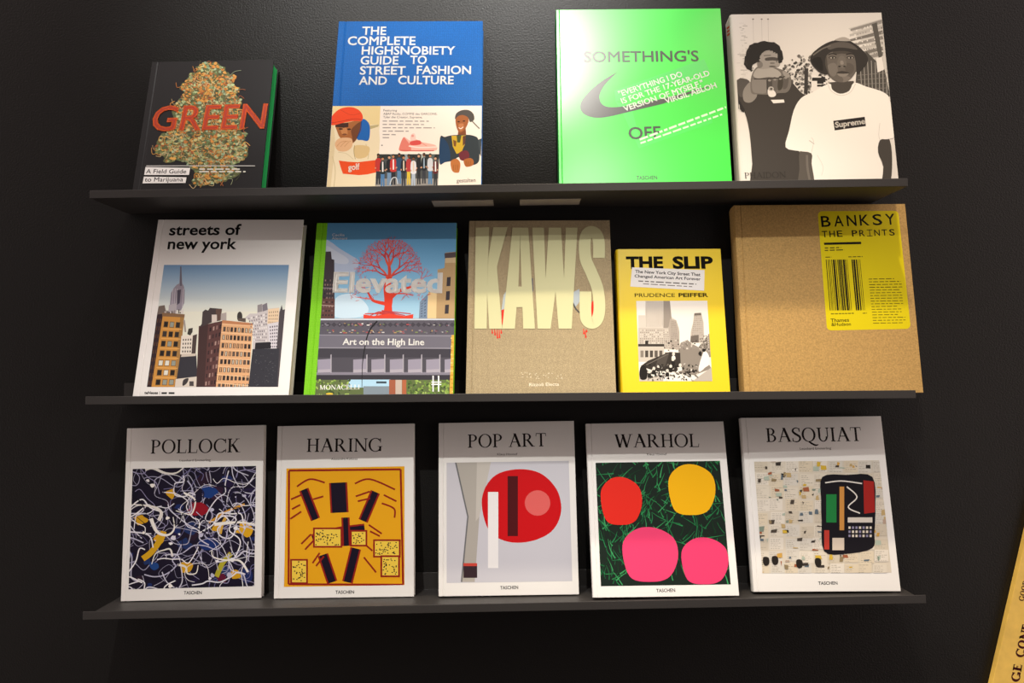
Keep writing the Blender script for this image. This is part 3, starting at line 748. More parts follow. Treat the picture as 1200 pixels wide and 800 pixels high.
    p.blob([(800,500),(790,480),(830,478),(850,490),(830,512),(795,518)], '#787169', 3); p.blob([(730,300),(800,292),(850,305),(850,325),(790,318),(735,325)], '#4a453f', 3)
    p.blob([(672,400),(668,340),(680,330),(690,420),(705,480),(690,465)], '#4e4943', 3)
    for ex in (722, 848):
        p.ell(ex, 346, 27, 11, '#3f3a35'); p.ell(ex, 348, 18, 6, '#a59f96'); p.ell(ex+2, 348, 7, 6, '#1c1a18'); p.stroke([(ex-30,326),(ex,318),(ex+30,326)], 7, '#2c2926')
    p.blob([(770,340),(805,340),(822,395),(800,418),(768,414),(752,400)], '#6e6860', 4); p.ell(772,408,10,5,'#2c2926'); p.ell(806,408,9,5,'#2c2926'); p.blob([(778,370),(796,370),(800,392),(780,394)], '#8a837a', 3)
    p.blob([(752,452),(790,440),(840,452),(800,458)], '#403b36', 3); p.blob([(755,458),(800,460),(838,456),(815,478),(775,478)], '#857e75', 3); p.stroke([(750,455),(795,458),(842,455)], 3, '#2a2724')
    # hat
    p.blob([(566,352),(580,318),(630,275),(690,240),(760,222),(840,228),(915,275),(966,335),(968,380),(935,425),(895,462),(886,380),(870,325),(830,303),(770,300),(708,310),(676,342),(672,400),(690,462),(640,455),(598,420),(572,385)], '#34312e', 4)
    p.blob([(690,262),(760,238),(840,244),(900,290),(830,280),(760,276),(700,290)], '#5a554f', 4); p.stroke([(585,330),(650,285),(710,262)], 10, '#6a655e'); p.blob([(576,360),(640,345),(655,440),(600,410)], '#24221f', 3)
    p.blob([(740,226),(775,206),(815,204),(850,230)], '#a7a198', 3)
    # box on the shirt
    p.poly([L(710,186), L(926,158), L(934,222), L(720,252)], '#2a2725')
    p.text('Supreme', L(724,232), L(930,205), L(721,196), '#efebe2', off=.035, shear=.12)
    p.build('printed black and white photograph')
    q = Print(b, 'publisher_lettering', v); q.y = p.y-.0001
    q.text('PHAIDON', L(104,580), L(386,574), L(103,541), '#33302c', serif=True)
    q.build()
    o = Print(b, 'spine_marks', v)
    V = []
    for k in range(3):
        z0 = b.h-.030+k*.006
        V.append([(-b.w/2-.0002, -b.t*.80, z0), (-b.w/2-.0002, -b.t*.30, z0+.006), (-b.w/2-.0002, -b.t*.30, z0+.009), (-b.w/2-.0002, -b.t*.80, z0+.003)])
    link_mesh('spine_marks', sum(V, []), [(4*i, 4*i+1, 4*i+2, 4*i+3) for i in range(3)], INK, b.cover, [lin('#d8531c')]*3)['label'] = 'orange slanted strokes'
photo_book()

# ================================================================== MIDDLE LEDGE
def streets_book():
    rnd = random.Random(12)
    b = Book('mid', -.4427, .2239, .2802, 15.02, -.43, .98, .022)
    b.empty('book', 'white book with a printed city skyline under bold lower-case lettering', MIDG)
    shell_hard(b, white_board, cream_pages, groove=.0075, gw=.002)
    t = b.view(140, 240, 3.332)
    q = Print(b, 'title_lettering', t)
    q.text('streets of', (193,118), (473,116), 78, '#121212', off=.022); q.text('new york', (187,172), (456,172), 131, '#121212', off=.022)
    q.build('bold black lower-case words')
    q = Print(b, 'publisher_lettering', t)
    q.text('teNeues', (97,738), (150,738), 728, '#151515', off=.03); q.stroke([(157,728),(157,740)], 1.5, '#151515', False); q.words((164,738), (215,738), 7, '#333333', rnd, 22)
    q.build()
    v = b.view(165, 305, 5.0)
    p = Print(b, 'cover_picture', v, corners=[(138,25),(868,28),(805,742),(35,740)])
    p.fill('#dcdccb')
    p.bands(['#6f93b8','#7b9cbc','#87a5c0','#93adc3','#a0b6c6','#acbec9','#b8c6cb','#c3cdcc','#cdd3cc','#d6d8cc'], 20, 300)
    # tall tower with a mast
    p.poly([(168,285),(178,190),(195,160),(212,142),(226,135),(230,60),(234,36),(239,60),(243,135),(252,150),(258,175),(255,250),(235,295)], '#8c8590')
    p.poly([(229,150),(231,36),(238,36),(241,150)], '#67636e')
    for x in (182, 194, 206, 243): p.stroke([(x+8,165),(x,280)], 4, '#b3adb4', False)
    p.poly([(213,175),(236,170),(228,250),(212,262)], '#4b4652'); p.poly([(165,262),(212,250),(208,310),(160,315)], '#a8a2a6')
    p.poly([(95,318),(105,268),(140,262),(148,300),(255,320),(90,330)], '#6c6058')
    for i in range(14): p.rect(140+i*8, 285+rnd.uniform(0,20), 146+i*8, 312, rnd.choice(['#cfc8c4','#8a7f7a','#5a4f4a']))
    # ochre house at the left
    p.poly([(92,318),(132,312),(68,745),(20,745)], '#33262a')
    p.grid([(95,330),(125,330),(66,740),(38,740)], 2, 9, .4, .5, '#5c4030')
    p.poly([(130,318),(256,324),(210,745),(62,745)], '#c48b42'); p.poly([(232,322),(256,324),(212,745),(196,745)], '#9d7744')
    p.poly([(125,306),(258,316),(256,334),(126,328)], '#7f6247')
    p.grid([(134,345),(238,352),(196,742),(78,742)], 3, 7, .74, .62, '#6e5638'); p.grid([(134,345),(238,352),(196,742),(78,742)], 3, 7, .60, .50, ['#2e2926','#3a3430','#d8d6c8','#8f9488','#25211f'], rnd)
    for k in range(7): p.stroke([(128-k*9,400+k*57),(240-k*6,404+k*57)], 5, '#d9a45c', False)
    # pale house behind
    p.poly([(238,442),(306,438),(300,552),(230,548)], '#ddd4c6'); p.grid([(244,455),(300,452),(296,545),(238,545)], 4, 4, .5, .5, '#56504c')
    p.poly([(280,400),(305,395),(303,420),(290,440),(272,432)], '#3d3a34'); p.poly([(305,440),(330,432),(320,560),(296,560)], '#4a3f3c'); p.stroke([(254,350),(262,420)], 10, '#9c938c', False)
    p.poly([(232,552),(325,545),(332,690),(210,695)], '#35343a'); p.poly([(240,548),(325,545),(322,560),(236,566)], '#c9bdae')
    p.poly([(205,695),(330,680),(326,745),(200,745)], '#d0c6b8'); p.blob([(250,700),(280,690),(270,720),(245,735)], '#3f3a3a', 3); p.rect(285, 708, 310, 736, '#4a4444')
    # brick corner house in the middle
    p.poly([(340,385),(485,352),(440,745),(325,745)], '#573a38'); p.poly([(345,385),(395,375),(372,745),(325,745)], '#43302f')
    p.grid([(400,385),(478,362),(440,735),(372,745)], 4, 8, .45, .5, ['#2b2023','#8a6a64','#3a2a2c','#a88a80'], rnd)
    p.poly([(478,350),(658,368),(632,745),(440,745)], '#d7a679'); p.poly([(478,350),(658,368),(657,384),(477,368)], '#b87f58')
    p.grid([(482,378),(652,390),(634,760),(446,760)], 8, 8, .66, .58, ['#3a3230','#453c38','#2d2726'], rnd); p.grid([(482,378),(652,390),(634,760),(446,760)], 8, 8, .22, .50, ['#d7a679','#e8dcc4','#6a5a50'], rnd, .3)
    for k in range(8): p.stroke([(476-k*5,374+k*49),(656-k*3.4,384+k*50)], 4, '#e6c096', False)
    p.poly([(357,372),(362,302),(378,288),(395,294),(405,278),(476,284),(468,352),(420,362),(345,392)], '#453c3c'); p.poly([(440,286),(476,284),(468,350),(440,356)], '#5f4a42'); p.poly([(470,312),(502,305),(502,352),(468,350)], '#a9a09a')
    p.rect(416, 318, 446, 362, '#cfc4ba'); p.blob([(566,315),(580,300),(594,315),(592,350),(568,350)], '#3d3835', 3); p.poly([(570,340),(615,338),(615,362),(570,355)], '#5a4f48')
    # far towers at the right
    p.poly([(612,335),(640,312),(682,312),(684,262),(710,255),(738,258),(746,284),(812,276),(815,530),(655,520),(660,370)], '#c3bdbd'); p.poly([(684,262),(710,255),(712,300),(684,305)], '#8b8688'); p.poly([(712,262),(740,248),(744,290),(714,300)], '#77727a')
    p.poly([(746,286),(812,278),(806,372),(742,372)], '#e0c7a6')
    p.grid([(625,335),(742,305),(740,480),(662,475)], 8, 9, .45, .55, ['#6e686c','#857e80','#e4e0dc'], rnd); p.grid([(748,296),(808,290),(802,375),(745,372)], 5, 4, .4, .5, '#8d7a68')
    p.poly([(745,372),(808,360),(802,520),(755,520)], '#cfcbd0'); p.grid([(752,382),(805,375),(800,515),(758,515)], 4, 7, .5, .5, '#4d4a52')
    p.poly([(812,305),(826,260),(832,290),(848,286),(815,745),(780,745)], '#4a4448')
    p.poly([(655,520),(812,515),(798,745),(630,745)], '#33333a'); p.poly([(672,482),(760,478),(762,516),(668,520)], '#262428')
    for i in range(70): p.rect(*(lambda x, y: (x, y, x+rnd.uniform(3, 8), y+3))(rnd.uniform(655, 785), rnd.uniform(540, 735)), rnd.choice(['#4a4c52','#5a5c5e','#26262a']))
    p.build('printed photograph of city houses')
streets_book()

def tree_book():
    rnd = random.Random(21)
    b = Book('mid', -.2019, .2158, .2726, 14.60, -.40, .57, .022)
    b.empty('book', 'book with a bright green spine edge and a red tree printed on a blue sky', MIDG)
    gr = linen('bright_green_cloth', (.20, .58, .015), .12, 900, .6, .2)
    shell_hard(b, gr, white_pages, groove=.0078, gw=.0022, board_mat=gr)
    v = b.view(360, 260, 6.667); O = 733.3
    p = Print(b, 'cover_picture', v, m=INK)
    cx = [v(q) for q in ((158,8), (1165,15), (1143,1345), (65,1345))]
    p.rc = ((cx[0][0]+cx[3][0])/2, b.w/2-.0003, .0003, b.h-.0003)
    p.fill('#3c3a40')
    p.bands(['#5a97c4','#609cc7','#67a1ca','#70a7cd','#7bafd1','#88b8d5','#96c1da','#a3cade'], 0, 760)
    p.blob([(140,150),(190,160),(250,205),(340,260),(400,300),(390,360),(330,420),(220,420),(140,330)], '#a9b6cc', 4); p.blob([(150,190),(220,225),(320,290),(300,330),(180,300)], '#bcc4d2', 4)
    p.blob([(220,600),(330,560),(420,600),(480,680),(420,740),(220,740)], '#c4dcea', 4)
    p.poly([(140,232),(186,230),(192,290),(212,296),(214,760),(90,760)], '#3a3238'); p.poly([(110,590),(216,600),(214,760),(90,760)], '#5a3c38'); p.grid([(135,440),(210,440),(205,745),(110,745)], 4, 9, .5, .4, ['#6e5a58','#2a2428','#8a6f68'], rnd)
    p.stroke([(115,515),(210,518)], 6, '#8c8288', False); p.stroke([(110,650),(210,655)], 6, '#a48c84', False)
    p.poly([(1018,372),(1072,360),(1080,240),(1165,232),(1170,760),(940,760),(945,548),(1020,540)], '#b3966c'); p.poly([(1072,245),(1165,235),(1165,275),(1076,285)], '#54484a'); p.poly([(1080,282),(1165,278),(1165,318),(1078,320)], '#cbb48c')
    p.poly([(945,552),(1012,548),(1008,760),(936,760)], '#dcc290'); p.poly([(880,625),(942,560),(938,760),(872,760)], '#7488a0'); p.grid([(885,640),(935,590),(932,745),(880,745)], 2, 6, .5, .4, '#4e5c70')
    for x0, y0 in ((1092,432), (1086,542), (1078,648)): p.poly([(x0,y0),(x0+30,y0-3),(x0+26,y0+68),(x0-4,y0+70)], '#3a3438')
    # the tree, bare branching
    p.step = 2e-7
    reds = ['#c8402c','#d4503c','#b8383a','#c94a4a','#d86258']
    for i in range(520):
        a = rnd.uniform(math.pi*.98, math.pi*2.02); r = rnd.uniform(.45, 1)
        p.ell(650+math.cos(a)*250*r, 385+math.sin(a)*255*r, rnd.uniform(3, 8), rnd.uniform(2, 5), rnd.choice(['#b5707c','#c4606a','#a86a80','#cf5a58','#b08096']), rnd.uniform(0, 3), 6)
    def branch(x, y, a, l, w, d):
        x2, y2 = x+math.cos(a)*l, y-math.sin(a)*l; am = a+rnd.uniform(-.15, .15)
        p.stroke([(x, y), (x+math.cos(am)*l*.5, y-math.sin(am)*l*.5), (x2, y2)], (w, w*.7), reds[min(d, 4)] if d < 3 else rnd.choice(reds), k=3)
        if d >= 6 or l < 14: return
        for s_ in ((-1, 1) if d else (-1, 0, 1)):
            branch(x2, y2, a+s_*rnd.uniform(.25, .55)+rnd.uniform(-.1, .1), l*rnd.uniform(.68, .84), w*.66, d+1)
    p.poly([(592,742),(604,660),(602,590),(596,520),(618,420),(650,400),(662,430),(652,520),(672,580),(662,660),(668,742)], '#d63a20')
    p.stroke([(620,640),(560,628),(510,610),(480,560),(455,520)], (30, 10), '#d23a22'); p.stroke([(645,600),(700,550),(770,520),(850,500),(930,470)], (34, 8), '#d23a22'); p.stroke([(700,560),(760,560),(830,575)], (12, 5), '#d24a3a'); p.stroke([(520,605),(440,595),(370,585)], (10, 4), '#d8605a')
    branch(640, 440, 1.57, 95, 30, 0); branch(625, 430, 2.25, 85, 17, 1); branch(655, 430, .85, 90, 17, 1); branch(480, 560, 2.2, 55, 9, 3); branch(850, 500, .9, 60, 9, 3); branch(620, 420, 2.7, 80, 13, 2); branch(665, 420, .45, 80, 13, 2)
    for i in range(90): p.stroke([(lambda x, y: (x, y))(*q) for q in (lambda x, y: ((x, y), (x+rnd.uniform(-30, 30), y-rnd.uniform(5, 24))))(rnd.choice([rnd.uniform(330, 540), rnd.uniform(720, 960)]), rnd.uniform(470, 620))], 3, rnd.choice(reds), False)
    for i in range(9): p.stroke([(630,725+i),(560+i*5,700+rnd.uniform(-10,20)),(450+i*45,718+rnd.uniform(-8,14))], (14, 6), rnd.choice(reds[:3]))
    p.poly([(440,722),(520,735),(640,715),(760,735),(830,720),(826,760),(440,760)], '#d6402a')
    p.step = 1e-6
    # railing, girder and underside
    p.rect(60, O+20, 1175, O+150, '#55525c'); p.rect(60, O+22, 1175, O+34, '#c4ccd4')
    p.step = 3e-7
    for i in range(24): p.poly([(100+i*44,O+70),(122+i*44,O+50),(144+i*44,O+70),(122+i*44,O+88)], '#403d46')
    for i in range(110): p.rect(*(lambda x, y: (x, y, x+rnd.uniform(8, 22), y+rnd.uniform(5, 12)))(rnd.uniform(110, 1110), rnd.choice([O+60, O+68, O+108, O+118, O+128])+rnd.uniform(-4, 4)), rnd.choice(['#8d8a94','#6d6a74','#a04a4c','#7a8a54','#c8c6c4','#8a5a64','#3a3840','#a88a5c']))
    p.step = 1e-6
    p.rect(60, O+146, 1175, O+252, '#6a6873'); p.stroke([(70,O+150),(1150,O+158)], 6, '#8a8893', False); p.stroke([(70,O+250),(1150,O+254)], 8, '#908e98', False); p.rect(60, O+258, 1175, O+335, '#3c3a42')
    p.rect(60, O+325, 1175, O+462, '#4a4850'); p.rect(60, O+440, 1175, O+462, '#7d7a86')
    for a, c in ((82,182), (360,462), (502,602), (646,746), (788,890), (930,1032), (1074,1125)):
        p.poly([(a,O+342),(c,O+336),(c,O+440),(a,O+444)], '#918d9c'); p.poly([(c,O+305),(c+9,O+300),(c+9,O+445),(c,O+445)], '#a09da6'); p.poly([(a,O+420),(c,O+416),(c,O+440),(a,O+444)], '#a5a0aa')
    p.rect(60, O+462, 1175, O+505, '#343239')
    p.rect(60, O+500, 1175, O+640, '#5c6a40'); p.rect(320, O+498, 650, O+560, '#a7cde2'); p.rect(440, O+550, 640, O+640, '#7c8a94')
    p.rect(640, O+500, 690, O+640, '#9a5a40'); p.rect(690, O+500, 740, O+640, '#b8aa9c'); p.rect(742, O+500, 775, O+640, '#a8603f')
    p.step = 2e-7
    for i in range(240):
        x = rnd.choice([rnd.uniform(70, 330), rnd.uniform(780, 1110), rnd.uniform(780, 1110)])
        p.ell(x, rnd.uniform(O+505, O+630), rnd.uniform(6, 15), rnd.uniform(5, 9), rnd.choice(['#6f8f3c','#83a048','#4b6430','#394a28','#9ab45c','#5b7a38']), rnd.uniform(0, 3), 7)
    p.step = 1e-6
    p.rect(540, O+512, 620, O+528, '#3c4a54'); p.ell(175, O+610, 28, 9, '#d8b83c')
    p.poly([(1128,O+150),(1152,O+150),(1140,O+640),(1112,O+640)], '#d9a640'); 
    for i in range(14): p.rect(1118+rnd.uniform(0,12), O+170+i*32, 1132+rnd.uniform(0,12), O+180+i*32, rnd.choice(['#b9822c','#e8c46c']))
    p.stroke([(548,O+42),(500,O+95),(470,O+160),(452,O+240),(436,O+340),(430,O+430),(428,O+560)], (12, 4), '#17161a')
    p.build('printed photograph of a red tree over a dark railway bridge')
    q = Print(b, 'title_lettering', v, m=INK); q.y = p.y-.00005
    q.text('Elevated', (198,545), (1055,550), 398, '#f6f4ee', off=.034); q.text('Art on the High Line', (275,O+226), (915,O+229), O+178, '#f6f6f2', off=.026)
    q.build('pale bold words')
    q = Print(b, 'publisher_lettering', v); q.y = p.y-.0001
    q.text('MONACELLI', (98,O+577), (410,O+574), O+541, '#f2f2ea', serif=True, bold=1.2)
    q.text('Cecilia', (195,112), (292,112), 92, '#e4e8ea', off=.01); q.text('Alemani', (192,138), (312,138), 119, '#e4e8ea', off=.01)
    for x in (984, 1027): q.rect(x-5, O+468, x+5, O+592, '#f4f4ee')
    for y in (O+518, O+536): q.rect(970, y-4, 1048, y+4, '#f4f4ee')
    q.build('small white letters and a hash mark')
tree_book()

def linen_book():
    rnd = random.Random(31)
    b = Book('mid', .0329, .2155, .2729, 15.13, -.37, -.36, .026)
    b.empty('book', 'beige linen book with giant pale condensed capitals and red drips', MIDG)
    ln = linen('beige_linen', (.47, .375, .22), .42, 1300, .8, .6)
    shell_hard(b, ln, cream_pages, groove=.0075, gw=.002)
    v = b.view(545, 255, 3.811)
    s = Print(b, 'cover_shapes', v, lift=.0001)
    s.poly([(172,345),(190,318),(188,400),(162,414)], '#a9b3b4'); s.poly([(478,335),(510,318),(514,372),(492,400),(478,370)], '#a3adb2'); s.stroke([(478,375),(495,408),(512,425)], 7, '#4a4a46', False); s.stroke([(232,375),(240,395),(256,380)], 6, '#5a5a52', False); s.stroke([(300,270),(302,330)], 6, '#6a6a70', False)
    s.poly([(163,412),(180,408),(172,496),(164,470)], '#d4291a'); s.blob([(565,382),(574,374),(577,400),(575,452),(563,455)], '#d4291a', 3)
    for x, y, l in ((120,498,16), (132,496,26), (143,498,38), (152,500,34), (160,500,14), (529,495,22), (537,505,28), (541,498,10)): s.stroke([(x,y),(x+2,y+l)], (3, 6), '#cf2a1c', False); s.ell(x+2, y+l, 4, 4, '#cf2a1c')
    s.build('red drips and grey patches')
    q = Print(b, 'title_lettering', v, lift=.0006)
    c = '#c9c79a'
    for pl in ([(48,46),(108,43),(99,300),(97,496),(42,496)], [(126,43),(190,43),(142,220),(166,496),(108,496),(98,330),(104,180)],
               [(212,45),(247,45),(245,130),(238,310),(222,496),(166,496)], [(247,45),(282,45),(312,496),(260,496),(253,310),(247,130)], [(236,308),(255,308),(259,400),(228,400)],
               [(300,45),(352,45),(360,270),(374,45),(428,45),(442,270),(450,45),(502,45),(476,496),(418,496),(404,330),(382,496),(324,496)]):
        q.poly(pl, c)
    q.stroke([(598,180),(597,110),(585,74),(560,64),(540,82),(534,130),(540,190),(566,250),(592,320),(600,400),(592,450),(572,470),(548,462),(538,430),(538,330)], 52, c, k=8)
    q.build('giant pale condensed capitals')
    # letters are a raised paper layer
    q = Print(b, 'publisher_lettering', v)
    q.text('Rizzoli Electa', (286,752), (420,750), 738, '#ece4cc', off=.012)
    for k in range(26): q.ell(250+rnd.uniform(0,190), 690+rnd.uniform(0,28), 2.5, 1.6, '#e4dcc2', 0, 6)
    q.build()
linen_book()

def yellow_book():
    rnd = random.Random(41)
    b = Book('mid', .2300, .1595, .2233, 11.97, -.36, -.23, .028)
    b.empty('book', 'small bright yellow book with a black and white street photograph', MIDG)
    yel = mat('yellow_dust_jacket', (.83, .60, .004), .42, .5)
    shell_wrap(b, 'dust_jacket', yel, white_pages, bt=.0028, inset=.003, rad=.0045)
    v = b.view(720, 285, 9.23)
    q = Print(b, 'title_lettering', v)
    q.text('THE', (128,270), (530,269), 150, '#17120a', off=.042); q.text('SLIP', (632,269), (1070,268), 149, '#17120a', off=.042)
    q.text('PRUDENCE', (220,580), (655,580), 541, '#3a3208', off=.006); q.text('PEIFFER', (695,580), (1015,578), 540, '#2a2408', off=.03)
    q.build('black capitals')
    s = Print(b, 'sticker', v, lift=.0002)
    s.poly([(190,260),(975,290),(970,512),(172,468)], '#ece9e4')
    s.text('The New York City Street That', (224,320), (930,355), (226,288), '#1c1a18', off=.02); s.text('Changed American Art Forever', (218,368), (932,402), (220,338), '#1c1a18', off=.02)
    s.words((258,414), (885,448), 12, '#6a6660', rnd, 60); s.words((310,442), (840,474), 9, '#7a766e', rnd, 60)
    s.build('pale pasted paper strip')
    w = b.view(740, 345, 7.62)
    p = Print(b, 'cover_picture', w, corners=[(48,55),(683,58),(715,772),(65,775)])
    p.fill('#ebe5da')
    p.poly([(125,50),(342,50),(358,200),(400,230),(425,300),(432,490),(60,490),(60,185),(122,185)], '#cbc3b8'); p.poly([(285,50),(342,50),(358,215),(325,305),(285,305)], '#958c82'); p.poly([(60,298),(330,298),(350,490),(60,490)], '#bdb4a8'); p.poly([(345,215),(400,230),(428,330),(430,490),(350,490),(330,300)], '#a99f94')
    p.grid([(130,60),(280,60),(285,290),(125,290)], 9, 13, .5, .5, ['#a39a90','#b3aaa0','#8c8379'], rnd); p.grid([(75,310),(330,310),(345,480),(70,480)], 15, 9, .5, .5, ['#9a9187','#887f75','#d6cfc4'], rnd); p.grid([(350,230),(395,240),(425,470),(355,470)], 4, 14, .5, .5, ['#7a7168','#8f867c'], rnd)
    p.poly([(558,180),(566,165),(620,162),(626,180),(644,250),(650,430),(524,430),(530,330),(550,250)], '#b4aba0'); p.grid([(560,185),(625,185),(645,425),(530,425)], 7, 13, .45, .5, ['#8c8379','#a29990'], rnd); p.poly([(560,168),(622,164),(624,185),(560,188)], '#6e665e')
    p.poly([(420,490),(440,430),(500,405),(540,440),(600,470),(690,350),(715,350),(715,560),(420,560)], '#8d857b'); p.grid([(605,370),(690,355),(700,500),(610,500)], 5, 7, .55, .55, ['#4e4842','#bcb4a9'], rnd); p.poly([(530,370),(600,360),(600,430),(525,430)], '#6a625a')
    for i in range(70): p.rect(*(lambda x, y: (x, y, x+rnd.uniform(6, 22), y+rnd.uniform(5, 18)))(rnd.uniform(290, 690), rnd.uniform(400, 560)), rnd.choice(['#5c554e','#a8a095','#3f3a35','#7c746b','#c9c2b7']))
    p.poly([(60,462),(292,462),(290,600),(60,600)], '#c3bbaf'); p.rect(60, 442, 292, 464, '#3a3530'); p.rect(122, 412, 150, 444, '#332e2a')
    for i in range(5): p.rect(80+i*42, 500, 108+i*42, 560, rnd.choice(['#5c554e','#837b71','#4a443e']))
    p.poly([(430,500),(600,480),(715,660),(560,720),(430,700)], '#8a8278'); p.poly([(520,790),(720,645),(720,790)], '#b5ada2'); p.poly([(60,730),(240,730),(300,790),(60,790)], '#c4bcb0')
    p.poly([(80,640),(150,590),(340,512),(435,520),(440,640),(400,690),(200,680)], '#37322d'); p.poly([(240,560),(340,515),(300,640),(210,660)], '#4d4741'); p.stroke([(130,630),(330,530)], 5, '#777067', False)
    for i in range(230):
        x = rnd.uniform(75, 600); y = rnd.uniform(600, 770)
        if y < 600+abs(x-380)*.12: continue
        p.blob([(x+rnd.uniform(-14,14), y+rnd.uniform(-14,14)) for _ in range(5)], rnd.choice(['#1c1916','#2c2824','#1c1916','#3c3731','#24201c','#34302a','#d8d2c8','#6a635b']), 2)
    for x, y in ((375,530), (370,580), (435,630), (320,680), (95,650), (160,690), (200,660), (350,640)): p.ell(x, y, 13, 15, '#d6cfc4'); p.blob([(x-16,y+50),(x-12,y+18),(x+12,y+18),(x+16,y+50)], '#e4dfd5' if x % 2 else '#24211d', 2)
    p.blob([(70,720),(80,650),(110,630),(140,680),(135,750),(90,760)], '#211e1b', 3)
    p.blob([(598,665),(622,570),(652,505),(688,540),(695,620),(660,650),(612,690)], '#eee9e0', 4); p.blob([(632,505),(640,485),(662,490),(655,512)], '#1f1c19', 3); p.blob([(596,530),(612,505),(628,520),(620,550)], '#2a2622', 3)
    p.build('printed black and white street photograph')
yellow_book()

def kraft_book():
    rnd = random.Random(51)
    b = Book('mid', .4625, .2605, .2894, 8.13, -.16, -.38, .028)
    b.empty('book', 'large brown kraft board book with a yellow barcode label', MIDG)
    kr = mat('brown_kraft_board', (.46, .285, .092), .72, .35, noise=.20, scale=420, bump=.2)
    shell_hard(b, kr, cream_pages, bt=.003, groove=.008, gw=.0025)
    v = b.view(950, 240, 5.333)
    s = Print(b, 'cover_label', v, lift=.0001)
    pts = []
    for (cx, cy, a0) in ((72,66,180), (523,64,270), (596,748,0), (127,757,90)):
        for k in range(6): a = R(a0+18*k); pts.append((cx+27*math.cos(a), cy+27*math.sin(a)))
    s.poly(pts, '#dccb12')
    ink = '#17150a'
    def mono(t, L, Rr, top):
        n = len(t); wv = .74
        for i, ch in enumerate(t):
            if ch == ' ': continue
            def at(k): return (L[0]+(Rr[0]-L[0])*k/(n-1+wv), L[1]+(Rr[1]-L[1])*k/(n-1+wv))
            a, e = at(i), at(i+wv)
            hgt = top*(1.0)
            if ch == 'I':
                m_ = ((a[0]+e[0])/2, (a[1]+e[1])/2)
                s.text('I', (m_[0]-2, m_[1]), (m_[0]+3, m_[1]), (m_[0]-2, m_[1]-hgt), ink, off=.0)
                s.stroke([a, e], 4.5, ink, False); s.stroke([(a[0]-2, a[1]-hgt), (e[0]-2, e[1]-hgt)], 4.5, ink, False)
            else: s.text(ch, a, e, (a[0]-1, a[1]-hgt), ink, off=.012)
    mono('BANKSY', (68,137), (530,122), 66); mono('THE PRINTS', (72,202), (527,190), 38)
    s.poly([(82,236),(315,230),(316,245),(84,250)], ink)
    s.words((88,273), (190,270), 7, '#5a5410', rnd, 30); s.words((88,288), (212,284), 7, '#5a5410', rnd, 30)
    s.words((92,330), (130,329), 6, '#6a6410', rnd, 20); s.words((235,328), (325,326), 6, '#6a6410', rnd, 20)
    x = 0.0
    while x < 1:
        w = rnd.choice([.012, .02, .02, .035, .05]); g = rnd.choice([.012, .012, .02, .03])
        if x+w > 1: break
        if not .60 < x < .68:
            a0, a1 = x, x+w
            s.poly([(94+232*a0,342),(94+232*a1,341),(120+236*a1,659-a1),(120+236*a0,660-a0)], ink); s.y += s.step
        x += w+g
    s.y -= s.step
    s.words((126,684), (270,680), 6, '#6a6410', rnd, 14); s.words((325,680), (352,679), 6, '#6a6410', rnd, 14)
    s.text('Thames', (126,733), (240,729), (125,711), '#2a2608', off=.012); s.text('&Hudson', (130,757), (252,754), (129,737), '#2a2608', off=.012)
    for k in range(17):
        y = 466+k*17.2; dx = k*1.75
        s.words((362+dx, y), (362+dx+rnd.choice([160, 185, 200, 205]), y-3), 4.5, '#6e6612' if k > 3 else '#4a4410', rnd, 26)
    s.build('yellow rounded label with black letters and bars')
kraft_book()

# ================================================================== LOWEST LEDGE
def monograph(args, label, title, tl, author, al, view, corners, tas, paint, t=.013):
    b = Book('bot', *args, t)
    b.empty('book', label, BOTG)
    shell_hard(b, white_board, cream_pages, bt=.0022, inset=.003, groove=.006, gw=.0016)
    v = b.view(*view)
    q = Print(b, 'title_lettering', v)
    q.text(title, tl[0], tl[1], tl[2], '#1d1412', serif=True, bold=1.18)
    q.build('black roman capitals')
    q = Print(b, 'author_lettering', v); q.text(author, al[0], al[1], al[0][1]-9, '#4a4442', off=.0); q.build()
    q = Print(b, 'publisher_lettering', v); q.text('TASCHEN', tas[0], tas[1], tas[2], '#151210', off=.016); q.build()
    p = Print(b, 'cover_picture', v, corners=corners)
    paint(p)
    return b

